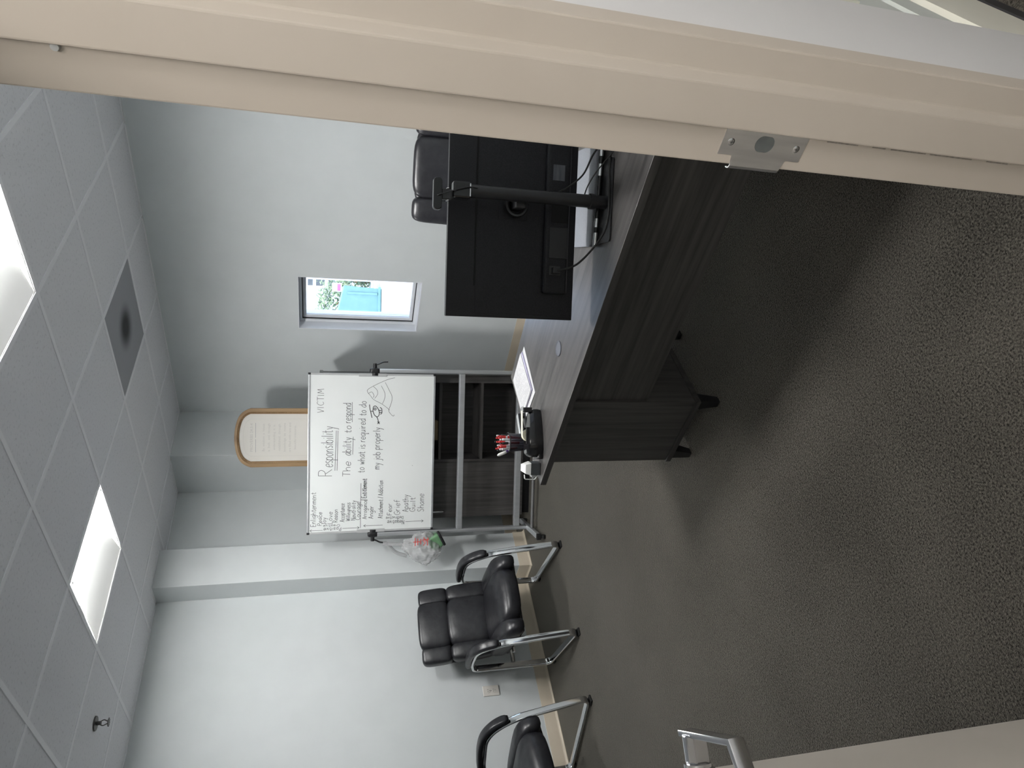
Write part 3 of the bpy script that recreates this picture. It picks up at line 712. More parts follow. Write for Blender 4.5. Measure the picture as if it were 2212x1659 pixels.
def webcam():
    t = empty('webcam', (1.875-.010, .965+.013, DZT+.5025), R(-52)); tag(t, 'slim black webcam clipped above the monitor post', 'webcam')
    T = Matrix.Translation((0, 0, .045))
    MB().prism(rect(.094, .026, .010, 4), 1, -.012, .012, T @ Matrix.Rotation(PI/2, 4, 'Y')).build('camera_body', 'blackgloss', t, bevel=.003)
    MB().add([(-.014, -.012, 0.0002), (.014, -.012, 0.0002), (.014, .012, 0.0002), (-.014, .012, 0.0002), (-.017, -.010, .0315), (.017, -.010, .0315), (.017, .008, .0315), (-.017, .008, .0315)],
             [(3,2,1,0),(4,5,6,7),(0,1,5,4),(1,2,6,5),(2,3,7,6),(3,0,4,7)]).build('clip', 'black', t, bevel=.003)
    MB().box((-.019, -.0125, .012), (-.0165, .010, .018)).box((.0165, -.0125, .012), (.019, .010, .018)).build('hinge', 'chrome', t, bevel=.001)
    T2 = Matrix.Translation((0, .0121, .045)) @ Matrix.Rotation(-PI/2, 4, 'X')
    MB().lathe([(1e-5, .001), (.006, .001), (.009, .003), (.010, 0)], 20, T2).build('lens', 'blackgloss', t, smooth=True)
    MB().sweep(smoothline([(-.006, -.0126, .047), (-.004, -.022, .040), (.002, -.030, .020), (.012, -.034, -.010), (.022, -.032, -.045), (.0225, -.018, -.075)], 6), circ(.0016, 8)).build('cable', 'black', t, smooth=True)
webcam()
def laptop():
    th = R(-56.6); t = empty('laptop', (1.834, 1.103, DZT+.0072), th); tag(t, 'closed silver laptop with a chrome barrel hinge lying behind the monitor post', 'laptop')
    MB().prism(rect(.33, .228, .012, 4), 2, 0.0002, .009, Matrix.Translation((.165, .122, 0))).build('base', 'darkgrey', t, bevel=.001)
    MB().prism(rect(.33, .215, .012, 4), 2, .0092, .0165, Matrix.Translation((.165, .129, 0))).build('lid', 'silver', t, bevel=.0015)
    MB().cyl(.0072, .004, .322, 18, Matrix.Translation((0, 0, .0078)) @ Matrix.Rotation(PI/2, 4, 'Y')).build('barrel', 'blackgloss', t, smooth=True)
    for a, b in ((.0005, .0445), (.062, .090), (.225, .262), (.286, .33)):
        MB().cyl(.0078, a, b, 18, Matrix.Translation((0, 0, .0080)) @ Matrix.Rotation(PI/2, 4, 'Y')).build('hinge', 'chrome', t, smooth=True)
laptop()
def mloc(x, y, z):
    a = R(-52); return (1.875+x*math.cos(a)-y*math.sin(a), .965+x*math.sin(a)+y*math.cos(a), DZT+z)
def cable(name, pts, r, label):
    o = MB().sweep(smoothline(pts, 8), circ(r, 8)).build(name, 'rubber', None, smooth='all')
    tag(o, label, 'cable'); return o
cable('power_cable', [mloc(-.218, .050, .141), mloc(-.214, .046, .120), mloc(-.196, .030, .082), mloc(-.150, .0, .045), mloc(-.095, -.03, .018), mloc(-.040, -.040, .0105), mloc(.03, -.036, .0105), mloc(.12, -.03, .0105), mloc(.24, -.04, .004), mloc(.40, .0, .004)], .0034, 'thick black power cord curving from the monitor plug to the desk')
cable('video_cable', [mloc(.03, .068, .150), mloc(.05, .055, .115), mloc(.09, .038, .072), mloc(.15, .012, .050), mloc(.20, -.012, .020), mloc(.26, -.02, .004), mloc(.36, -.01, .004)], .0030, 'black video cable dropping from the monitor right of the post')
cable('usb_cable', [mloc(-.005, .03, .075), mloc(.045, .02, .064), mloc(.085, -.01, .050), mloc(.12, -.030, .028), mloc(.16, -.045, .0045), mloc(.26, -.06, .004), mloc(.38, -.04, .004)], .0022, 'thin black cable looping over the laptop hinge by the post')

# ================================================================== THINGS ON THE DESK
def papers():
    g = 'loose sheets stacked at the desk corner'
    cx, cy = 2.139, 2.008
    spec = [('ruled handwritten sheet at the bottom of the paper stack', 0, 0, -6, 'paper', .0020), ('thick white pad in the paper stack showing a lilac edge', .018, .012, -3, 'lilac', .0045), ('white printed sheet lying on top of the paper stack', .022, .022, -1, 'paper', .0012)]
    z = DZT+.0002
    for k, (lab, dx, dy, a, m, th) in enumerate(spec):
        t = empty('paper_sheet' if k != 1 else 'paper_pad', (cx+dx*.5, cy+dy, z), R(a)); tag(t, lab, 'paper', g)
        wx, wy = (.268, .192) if k == 0 else (.235, .172)
        MB().box((-wx/2, -wy/2, 0), (wx/2, wy/2, th)).build('sheet', m, t)
        if k == 1:
            MB().box((-wx/2, -wy/2+.012, th+.0001), (wx/2, wy/2, th+.0007)).build('top_sheet', 'paper', t); th += .0008
        tx = MB(); T = Matrix.Translation((0, 0, th+.0003)) @ Matrix.Rotation(-PI/2, 4, 'X')
        words = ['notes', 'area', 'contact', 'plan', 'service', 'lines', 'are', 'sent', 'other', 'prints']
        if k != 1:
            for r_ in range(9):
                x = -wx/2+.02
                zz = wy/2-.03-r_*.016
                while x < wx/2-.05:
                    l = random.uniform(.018, .045)
                    for q in range(3):
                        ribbon(tx, [(x+l*q/3, zz+random.uniform(-.001, .001)), (x+l*(q+.4)/3, zz+random.uniform(.001, .003)), (x+l*(q+.8)/3, zz)], .0016, T)
                    x += l+.012
            tx.build('writing', 'ink', t)
        z += th+.0006
papers()
def tape_dispenser():
    t = empty('tape_dispenser', (1.828, 2.000, DZT), R(139)); t.scale = (1.08, 1.22, 1.30); tag(t, 'glossy black desktop tape dispenser with a cream tape roll', 'dispenser')
    # local x: from cutter (-) to the heavy rear (+); the plan is a long drop shape
    def outline(k, z, grow=0.0):
        out = []
        n = 36
        for i in range(n):
            a = 2*PI*i/n; ca, sa = math.cos(a), math.sin(a)
            x = .088*k*math.copysign(abs(ca)**.8, ca); wd = (.031+.010*(x/.088))*k
            out.append((x+grow, wd*math.copysign(abs(sa)**.75, sa), z))
        return out
    levels = [(1.02, 0.0005), (1.05, .010), (1.05, .022), (.98, .033), (.90, .038)]
    rings = [outline(k, z) for k, z in levels]
    # raise the rear shoulder
    for r_ in rings[2:]:
        for i, p in enumerate(r_):
            r_[i] = (p[0], p[1], p[2]+max(0, (p[0]+.05))*.10)
    vs = [p for r_ in rings for p in r_]; n = 36
    fs = [(l*n+i, l*n+(i+1) % n, (l+1)*n+(i+1) % n, (l+1)*n+i) for l in range(len(rings)-1) for i in range(n)]
    fs += [tuple(range(n-1, -1, -1)), tuple(range((len(rings)-1)*n, len(rings)*n))]
    MB().add(vs, fs).build('body', 'blackgloss', t, smooth=True)
    T = Matrix.Translation((.008, 0, .037)) @ Matrix.Rotation(PI/2, 4, 'X')
    MB().lathe([(.014, -.0095), (.0240, -.0095), (.0240, .0095), (.014, .0095), (.014, -.0095)], 32, T).build('tape_roll', 'tape', t, smooth=True)
    MB().cyl(.0139, -.014, .014, 24, T).build('hub', 'black', t, smooth=True)
    for s in (-1, 1): MB().box((-.022, s*.0165-.003, .03), (.040, s*.0165+.003, .052)).build('cheek', 'blackgloss', t, bevel=.002)
    MB().box((-.098, -.016, .030), (-.080, .016, .058)).build('cutter_post', 'black', t, bevel=.002)
    MB().box((-.1005, -.014, .0585), (-.083, .014, .0598)).build('cutter_blade', 'steel', t)
    MB().add([(-.085, -.0095, .0603), (-.085, .0095, .0603), (.006, .0095, .0612), (.006, -.0095, .0612)], [(0, 1, 2, 3)]).build('tape_strip', 'tape', t)
    MB().box((.060, -.026, .0003), (.100, .026, .016)).build('rear_base', 'blackgloss', t, bevel=.004)
tape_dispenser()
CUPX, CUPY = 1.872, 2.106
def pen_cup():
    t = empty('pencil_cup', (CUPX, CUPY, DZT)); tag(t, 'smoky see-through pencil cup packed with red and white pens', 'cup')
    MB().lathe([(1e-5, .0005), (.0335, .0005), (.0405, .110), (.0390, .110), (.032, .004), (1e-5, .004)], 36).build('cup_wall', 'mesh', t, smooth=True)
    MB().lathe([(.0403, .1075), (.0425, .1085), (.0425, .1115), (.0403, .1125)], 36).build('rim', 'black', t, smooth=True)
pen_cup()
def pens():
    labs = []
    proto = None
    n = 13
    for k in range(n):
        a = 2*PI*k/(n-1)+.2; rr = .024 if k < n-1 else 0.0
        dx, dy = math.cos(a), math.sin(a)
        lean = .10 if k < n-1 else 0.03
        red = (k % 3 != 1); cap = 'red' if k % 3 == 0 else ('black' if k % 3 == 1 else 'penwhite')
        h = .150+.006*math.sin(k*2.3)
        t = empty('ballpoint_pen', (CUPX+dx*rr*.72, CUPY+dy*rr*.72, DZT+.0065))
        ax = Vector((dx*lean, dy*lean, 1)).normalized()
        t.rotation_mode = 'QUATERNION'; t.rotation_quaternion = ax.to_track_quat('Z', 'Y')
        MB().lathe([(1e-5, 0), (.0012, .001), (.0042, .016), (.0048, .03), (.0048, h-.036), (1e-5, h-.036)], 12).build('barrel', 'penwhite', t, smooth=True)
        MB().lathe([(.0050, .055+.006*(k % 3)), (.0051, .056+.006*(k % 3)), (.0051, h-.045), (.0050, h-.044)], 12).build('grip_band', 'red' if k % 2 else 'penwhite', t, smooth=True)
        MB().lathe([(1e-5, h-.036), (.0054, h-.036), (.0054, h-.012), (.0036, h-.010), (.0034, h), (1e-5, h+.001)], 12).build('cap', cap, t, smooth=True)
        MB().box((-.0015, .0052, h-.040), (.0015, .0072, h-.008)).build('clip', 'red' if red else 'chrome', t, bevel=.0005)
        t['group'] = 'pens standing in the pencil cup'; t['category'] = 'pen'
        t['label'] = {'red': 'white pen with a red cap standing in the pencil cup', 'black': 'white pen with a black cap and chrome clip standing in the pencil cup', 'penwhite': 'all-white pen with a red clip standing in the pencil cup'}[cap]
    t = empty('clicker_pen', (CUPX-.023, CUPY+.010, DZT+.0065)); ax = Vector((-.30, .26, 1)).normalized()
    t.rotation_mode = 'QUATERNION'; t.rotation_quaternion = ax.to_track_quat('Z', 'Y')
    tag(t, 'fat white pen with purple collar leaning out of the pencil cup', 'pen')
    t.location = (CUPX-.003, CUPY+.002, DZT+.028)
    MB().lathe([(1e-5, 0), (.004, .004), (.0055, .02), (.0055, .088), (1e-5, .088)], 14).build('barrel', 'penwhite', t, smooth=True)
    MB().lathe([(1e-5, .0882), (.0062, .0882), (.0062, .098), (1e-5, .098)], 14).build('collar', 'purple', t, smooth=True)
    MB().lathe([(1e-5, .0982), (.006, .0982), (.0070, .108), (.0066, .132), (.003, .139), (1e-5, .140)], 14).build('cap', 'white', t, smooth=True)
pens()
def sharpener():
    t = empty('pencil_sharpener', (1.735, 2.114, DZT), R(128)); t.scale = (1.2, 1.2, 1.2); tag(t, 'small dark grey and white cube-shaped desk gadget at the desk corner', 'gadget')
    MB().box((-.021, -.019, .0005), (.021, .019, .034)).build('body', 'darkgrey', t, bevel=.002)
    MB().add([(-.022, -.020, .0342), (.022, -.020, .0342), (.022, .020, .0342), (-.022, .020, .0342), (-.012, -.018, .062), (.012, -.018, .062), (.016, .016, .054), (-.016, .016, .054)],
             [(3,2,1,0),(4,5,6,7),(0,1,5,4),(1,2,6,5),(2,3,7,6),(3,0,4,7)]).build('lid', 'white', t, bevel=.002)
    MB().sweep(fillet([(.0225, .016, .010), (.036, .018, .020), (.034, .018, .056), (.020, .012, .056)], .004), rect(.006, .0022), ref=(0, 1, 0)).build('side_handle', 'white', t)
    MB().box((.0212, -.012, .006), (.030, .012, .030)).build('drawer', 'greyplate', t, bevel=.002)
sharpener()
def stapler():
    t = empty('stapler', (1.985, 2.118, DZT), R(165)); tag(t, 'small black stapler with a silver top behind the tape dispenser', 'stapler')
    MB().box((-.055, -.014, .0004), (.055, .014, .008)).build('base', 'black', t, bevel=.003)
    MB().prism([(-.014, .020), (.014, .020), (.012, .036), (-.012, .036)], 0, -.052, .050).build('arm', 'black', t, bevel=.003)
    MB().box((-.052, -.011, .0362), (.046, .011, .039)).build('top_strip', 'alu', t, bevel=.001)
    MB().box((-.055, -.012, .0081), (-.038, .012, .0199)).build('hinge', 'black', t, bevel=.002)
stapler()

# ================================================================== GUEST CHAIRS
def guest_chair():
    t = empty('guest_chair'); 
    FX = .303
    for s in (-1, 1):
        x = s*FX
        path = fillet([(x, -.330, .022), (x, .325, .022), (x, .215, .50), (x, .10, .640), (x, -.16, .628), (x, -.330, .590)], [.05, .055, .12, .10, .05, .05], 7, closed=True)
        MB().sweep(path, rect(.046, .020, .008, 3), ref=(1, 0, 0), closed=True).build('side_frame', 'chrome', t, smooth='all')
        for y in (.300, -.29):
            MB().box((x-.024, y-.022, 0.0003), (x+.024, y+.022, .0118)).build('floor_glide', 'rubber', t, bevel=.003)
        # arm pad: follows the frame's crown
        ap = smoothline([(x, .232, .520), (x, .185, .600), (x, .105, .655), (x, 0, .668), (x, -.13, .658), (x, -.235, .640)], 5)
        n = len(ap); sc = [min(1, .55+2.6*math.sin(PI*min(i, n-1-i)/(n-1)))*(1.0) for i in range(n)]
        sc = [min(1.0, q) for q in sc]
        MB().sweep(ap, rect(.060, .036, .016, 4), ref=(1, 0, 0), scale=sc).build('arm_pad', 'leather', t, smooth='all')
        MB().box((s*.245, -.014-.10, .335), (s*(FX-.0235), .014-.10, .351)).box((s*.245, .13, .335), (s*(FX-.0235), .158, .351)).build('seat_bracket', 'chrome', t, bevel=.003)
    MB().sweep([(-FX+.02, -.318, .30), (FX-.02, -.318, .30)], rect(.03, .016, .005, 2), ref=(0, 0, 1)).build('cross_bar', 'chrome', t, smooth=True)
    MB().box((-.245, -.25, .338), (.245, .235, .362)).build('seat_pan', 'black', t, bevel=.01)
    # seat: a centre panel and two side bolsters over a rolled front edge
    def seatf(p): 
        z = p.z - max(0, p.y-.12)**2*1.6
        return (p.x, p.y, z)
    MB().puff((.385, .56, .135), 4.2, 12, Matrix.Translation((0, .03, .432)), seatf).build('seat_cushion', 'leather', t, smooth='all')
    for s in (-1, 1):
        MB().puff((.125, .55, .135), 3.6, 10, Matrix.Translation((s*.216, .03, .430)), lambda p: (p.x, p.y-.25*abs(p.x)*0, p.z - max(0, p.y-.12)**2*1.8)).build('seat_bolster', 'leather', t, smooth='all')
    # reclined back
    lean = Matrix.Translation((0, -.205, .43)) @ Matrix.Rotation(R(13), 4, 'X')
    MB().puff((.50, .045, .52), 5, 10, lean @ Matrix.Translation((0, -.052, .262))).build('back_shell', 'leather', t, smooth='all')
    MB().puff((.345, .115, .310), 4.6, 12, lean @ Matrix.Translation((0, .008, .168)), lambda p: (p.x, p.y+.02*math.cos(p.x*6), p.z)).build('lumbar_cushion', 'leather', t, smooth='all')
    for s in (-1, 1):
        MB().puff((.122, .115, .300), 4.2, 10, lean @ Matrix.Translation((s*.203, .014, .166)), lambda p: (p.x, p.y, p.z)).build('lumbar_bolster', 'leather', t, smooth='all')
    MB().puff((.335, .110, .228), 5.0, 12, lean @ Matrix.Translation((0, .004, .415)), lambda p: (p.x, p.y+.015*math.cos(p.x*6), p.z)).build('head_cushion', 'leather', t, smooth='all')
    for s in (-1, 1):
        MB().puff((.125, .100, .212), 4.6, 10, lean @ Matrix.Translation((s*.200, .004, .411)), lambda p: (p.x, p.y, p.z)).build('head_bolster', 'leather', t, smooth='all')
    return t
ch1 = guest_chair()
ch1.location = (2.257, 4.244, 0); ch1.rotation_euler = (0, 0, R(170.8))
tag(ch1, 'black padded leather armchair on chrome sled frame beside the whiteboard', 'chair', 'guest chairs along the wall')
ch2 = dup(ch1)
ch2.location = (1.140, 4.296, 0); ch2.rotation_euler = (0, 0, R(197.3))
ch2['label'] = 'black padded leather armchair left of the outlet, cut by the picture edge'

def executive_chair():
    t = empty('office_chair', (2.960, 1.435, 0), R(114)); tag(t, 'tall black leather executive chair behind the monitor', 'chair')
    for k in range(5):
        a = 2*PI*k/5+.3; c, s = math.cos(a), math.sin(a)
        MB().sweep([(c*.03, s*.03, .115), (c*.16, s*.16, .10), (c*.31, s*.31, .075)], rect(.05, .032, .01, 2), ref=None, scale=[1, .9, .6]).build('base_arm', 'blackgloss', t, smooth=True)
        T = Matrix.Translation((c*.31, s*.31, .0285)) @ Matrix.Rotation(a, 4, 'Z') @ Matrix.Rotation(PI/2, 4, 'X')
        MB().cyl(.028, -.020, .020, 18, T).build('caster', 'black', t, smooth=True)
    MB().cyl(.028, .08, .42, 18).build('gas_column', 'black', t, smooth=True)
    MB().box((-.12, -.14, .415), (.12, .14, .445)).build('mechanism', 'black', t, bevel=.01)
    MB().puff((.53, .54, .13), 4, 12, Matrix.Translation((0, .02, .505))).build('seat_cushion', 'leather', t, smooth='all')
    lean = Matrix.Translation((0, -.24, .465)) @ Matrix.Rotation(R(10), 4, 'X')
    MB().puff((.53, .06, .72), 4.5, 12, lean @ Matrix.Translation((0, -.05, .36))).build('back_shell', 'leather', t, smooth='all')
    MB().puff((.52, .12, .44), 4, 12, lean @ Matrix.Translation((0, .01, .24))).build('back_cushion', 'leather', t, smooth='all')
    MB().puff((.310, .125, .280), 5, 14, lean @ Matrix.Translation((0, .01, .585))).build('head_cushion', 'leather', t, smooth='all')
    for s in (-1, 1):
        MB().puff((.130, .122, .276), 4.4, 12, lean @ Matrix.Translation((s*.210, .009, .585))).build('head_bolster', 'leather', t, smooth='all')
        MB().sweep(fillet([(s*.24, -.12, .46), (s*.31, -.12, .50), (s*.31, -.10, .66), (s*.31, .16, .67), (s*.31, .20, .50), (s*.24, .18, .46)], .05), rect(.03, .04, .01, 2), ref=None).build('armrest', 'black', t, smooth='all')
executive_chair()

# ================================================================== WHITEBOARD ON STAND
WN = Vector((.770, .637)).normalized()            # away from the doorway
def whiteboard():
    PL = Vector((2.966, 4.332)); PR = Vector((3.740, 3.404))
    e = (PR-PL); sep = e.length; th = math.atan2(e.y, e.x)
    t = empty('whiteboard_stand', (PL.x, PL.y, 0), th); tag(t, 'wheeled whiteboard covered with handwriting in front of the dark cabinet', 'whiteboard')
    # local x along the board, y away from the doorway
    for s, x in ((1, 0.0), (-1, sep)):
        MB().sweep([(x, 0, .062), (x, 0, 1.235)], rect(.028, .046, .006, 2), ref=(1, 0, 0)).build('post', 'alu', t, smooth=True)
        MB().sweep([(x, -.29, .052), (x, .20, .052)], rect(.040, .030, .004, 2), ref=(1, 0, 0)).build('foot', 'alu', t, smooth=True)
        for y in (-.285, .195):
            MB().box((x-.022, y-.012, .034), (x+.022, y+.012, .070)).build('end_cap', 'rubber', t, bevel=.003)
            MB().cyl(.017, -.012, .012, 16, Matrix.Translation((x, y, .0172)) @ Matrix.Rotation(PI/2, 4, 'Y')).build('caster', 'rubber', t, smooth=True)
        # pivot: black cap, hub and clamping lever
        T = Matrix.Translation((x, 0, 1.25))
        MB().puff((.040, .056, .075), 4, 8, T).build('pivot_cap', 'black', t, smooth='all')
        MB().cyl(.026, 0.0, .036, 20, T @ Matrix.Rotation(s*PI/2, 4, 'Y')).build('pivot_hub', 'black', t, smooth=True)
        lv = MB().cyl(.014, .018, .052, 16, T @ Matrix.Rotation(-s*PI/2, 4, 'Y'))
        lv.sweep(smoothline([(x-s*.042, 0, 1.248), (x-s*.048, -.004, 1.225), (x-s*.062, -.008, 1.195), (x-s*.066, -.010, 1.158)], 5), rect(.016, .010, .003, 2), ref=(0, 1, 0))
        lv.build('clamp_lever', 'black', t, smooth=True)
    for z in (.604, .150):
        MB().box((.0145, -.023, z-.021), (sep-.0145, .023, z+.021)).build('cross_bar', 'alu', t, bevel=.004)
    MB().sweep([(.021, -.10, .050), (sep-.021, -.10, .050)], circ(.012, 12)).build('floor_rail', 'railgrey', t, smooth=True)
    # panel
    x0, x1, z0, z1 = .034, sep-.036, .822, 1.700
    ws = MB().box((x0, -.010, z0), (x1, .010, z1)).build('writing_surface', 'wbsurf', t)
    MB().box((x0-.002, -.0135, z1), (x1+.002, .0135, z1+.016)).build('top_rail', 'alu', t, bevel=.003)
    MB().box((x0-.002, -.0135, z0-.016), (x1+.002, .0135, z0)).build('bottom_rail', 'alu', t, bevel=.003)
    MB().box((x0-.014, -.012, z0), (x0, .012, z1)).build('side_rail', 'greyplate', t, bevel=.002)
    MB().box((x1, -.012, z0), (x1+.014, .012, z1)).build('side_rail', 'greyplate', t, bevel=.002)
    for x in (x0-.016, x1+.002):
        for z in (z0-.018, z1-.001):
            MB().box((x, -.0155, z), (x+.014, .0155, z+.019)).build('corner_cap', 'black', t, bevel=.003)
    for x in (x0-.016, x1-.008):
        MB().box((x, -.0150, 1.165), (x+.024, -.0105, 1.365)).build('clamp_plate', 'greyplate', t, bevel=.001)
    # ---- handwriting.  board pixels (px right-to-left, py) -> board metres
    W = x1-x0; Hb = z1-z0
    def bx(y): return x0+(1412-y)/(1412-298)*W
    def bz(x): return z1-(x-114)/(966-114)*Hb
    KX = W/1114; KZ = Hb/852
    T = Matrix.Translation((0, -.0106, 0))
    def word(txt, xb, ys, ye, cap, wd=.0034, m='ink', slope=0.0, name='handwriting'):
        mb = MB(); write(mb, txt, bx(ys), bz(xb), (ys-ye)*KX, cap*KZ, wd, T, slope=slope)
        mb.build(name, m, ws)
    word('VICTIM', 204, 565, 388, 44, .0028)
    word('R', 262, 1012, 950, 92); word('esponsibility', 268, 948, 655, 78, slope=.0)
    word('The', 390, 1020, 905, 52); word('ability', 392, 868, 735, 58); word('to', 390, 708, 648, 50); word('respond', 388, 635, 490, 54)
    word('to what is required to do', 486, 995, 475, 50, slope=-.012)
    word('my job properly', 592, 972, 665, 50)
    for (txt, xb, ys, ye, cap) in [('Enlightenment', 158, 1370, 1122, 36), ('Peace', 198, 1365, 1265, 28), ('Joy', 228, 1360, 1305, 30), ('Love', 270, 1355, 1265, 34), ('Reason', 306, 1345, 1250, 30),
            ('Acceptance', 352, 1345, 1210, 32), ('Willingness', 392, 1340, 1205, 30), ('Neutrality', 428, 1335, 1190, 30), ('Courage', 460, 1335, 1200, 32), ('Arrogance', 506, 1330, 1188, 30), ('Anger', 552, 1330, 1235, 34),
            ('Attachment / Addiction', 618, 1330, 1050, 34), ('Fear', 682, 1310, 1220, 32), ('Grief', 740, 1310, 1195, 42), ('Apathy', 800, 1290, 1160, 42), ('Guilt', 850, 1290, 1180, 40), ('Shame', 914, 1292, 1155, 46)]:
        word(txt, xb, ys, ye, cap, .0030)
    word('| Entitlement', 504, 1195, 1035, 34, .0036, 'inkbold')
    def vword(txt, yb, xs, xe, cap, wd=.0030):
        mb = MB(); write(mb, txt, bx(yb), bz(xs), (xs-xe)*KZ, cap*KX, wd, T, ang=PI/2); mb.build('handwriting', 'ink', ws)
    vword('Positive', 1384, 330, 208, 25); vword('Creative', 1362, 322, 205, 17, .0024); vword('Negative', 1350, 772, 650, 30); vword('Destructive', 1322, 766, 640, 21, .0026)
    def strokes(name, L, wd, m='ink', sm=True):
        mb = MB()
        for st in L:
            p = [(bx(y), bz(x), 0) for x, y in st]
            if sm and len(p) > 2: p = smoothline(p, 5)
            ribbon(mb, [(q[0], q[1]) for q in p], wd, T)
        mb.build(name, m, ws)
    strokes('underline', [[(284, 975), (290, 690)], [(298, 975), (302, 690)], [(404, 862), (406, 735)], [(398, 630), (396, 488)]], .0032, sm=False)
    strokes('divider_line', [[(464, 1395), (464, 1070)]], .0030, sm=False)
    def arrow(xa, xb_, y):
        d = 14 if xb_ > xa else -14
        return [[(xa, y), (xb_, y)], [(xb_-d, y-9), (xb_, y)], [(xb_-d, y+9), (xb_, y)]]
    strokes('arrow', arrow(205, 118, 1400)+arrow(340, 456, 1392)+arrow(620, 486, 1380)+arrow(782, 912, 1362), .0028, sm=False)
    strokes('mountain_drawing', [[(690, 312), (640, 325), (560, 362), (505, 395), (500, 415), (520, 440), (545, 470), (600, 500), (640, 530), (655, 545)], [(540, 375), (565, 400), (570, 430), (550, 462)], [(507, 425), (530, 415), (545, 440), (540, 455)],
            [(595, 370), (620, 420), (620, 460), (605, 500)], [(622, 345), (650, 400), (672, 450), (665, 500), (650, 545), (662, 570), (682, 588), (690, 578)]], .0026)
    strokes('helicopter_drawing', [[(515, 505), (520, 540), (528, 575), (534, 600)], [(526, 553), (543, 553)], [(543, 520), (540, 545), (548, 575), (566, 592), (580, 585), (584, 560), (572, 530), (556, 515), (543, 520)], [(566, 592), (575, 612), (580, 636)], [(588, 525), (600, 535), (602, 565), (592, 575)],
            [(580, 545), (598, 548)], [(582, 560), (600, 562)], [(572, 628), (588, 644)], [(588, 628), (572, 644)], [(552, 528), (562, 535), (556, 545), (546, 538), (552, 528)]], .0050, 'inkbold')
    MB().cyl(.0022, 0, .0004, 8, Matrix.Translation((bx(950), -.0104, bz(825))) @ Matrix.Rotation(PI/2, 4, 'X')).build('marker_dot', 'inkbold', ws)
    return th
WTH = whiteboard()

# ================================================================== CABINET, SIGN, BAG
def cabinet():
    A = Vector((3.126, 4.384)); B = Vector((3.838, 3.525)); e = B-A; Wd = e.length; th = math.atan2(e.y, e.x)
    t = empty('storage_cabinet', (A.x, A.y, 0), th); tag(t, 'tall dark wood cabinet with open shelves set across the corner', 'cabinet')
    D = .325; Z = 1.64; dv = .415
    MB().box((0, 0, .06), (.020, D, Z-.025)).build('side_panel', 'woodz', t, bevel=.001)
    MB().box((Wd-.062, 0, .06), (Wd, D, Z-.025)).build('side_panel', 'woodz', t, bevel=.001)
    MB().box((dv, 0, .06), (dv+.040, D, Z-.025)).build('divider', 'woodz', t, bevel=.001)
    MB().box((.0201, D-.012, .06), (Wd-.0621, D-.001, Z-.025)).build('back_panel', 'woodz', t)
    MB().box((-.006, -.008, Z-.0249), (Wd+.006, D, Z)).build('top_panel', 'woodx', t, bevel=.002)
    MB().box((.01, .01, 0.0005), (Wd-.01, D-.01, .0598)).build('plinth', 'black', t)
    for z in (.060, .395, .725, 1.03, 1.34):
        MB().box((dv+.0401, .012, z), (Wd-.0621, D-.0121, z+.020)).build('shelf', 'woodx', t, bevel=.001)
    dr = MB().box((.002, -.019, .065), (dv+.018, -.0005, Z-.028)).build('cabinet_door', 'woodz', t, bevel=.0015)
    MB().sweep(fillet([(.055, -.0195, .845), (.055, -.045, .845), (.055, -.045, .705), (.055, -.0195, .705)], .012), circ(.0055, 10), ref=(1, 0, 0)).build('pull_handle', 'satin', dr, smooth=True)
    bx_ = MB().box((0, 0, 0), (.15, .11, .085)).build('box_body', 'cardboard', None, bevel=.002)
    b = empty('card_box', (A.x, A.y, 0), th); tag(b, 'small tan card box on a cabinet shelf under the whiteboard', 'box')
    bx_.parent = b; bx_.location = (.60, .05, .7455)
    l = MB().box((-.002, -.002, .0852), (.152, .112, .098)).build('box_lid', 'cardboard', b, bevel=.002); l.location = bx_.location
    return A, e.normalized(), th
CA, CE, CTH = cabinet()
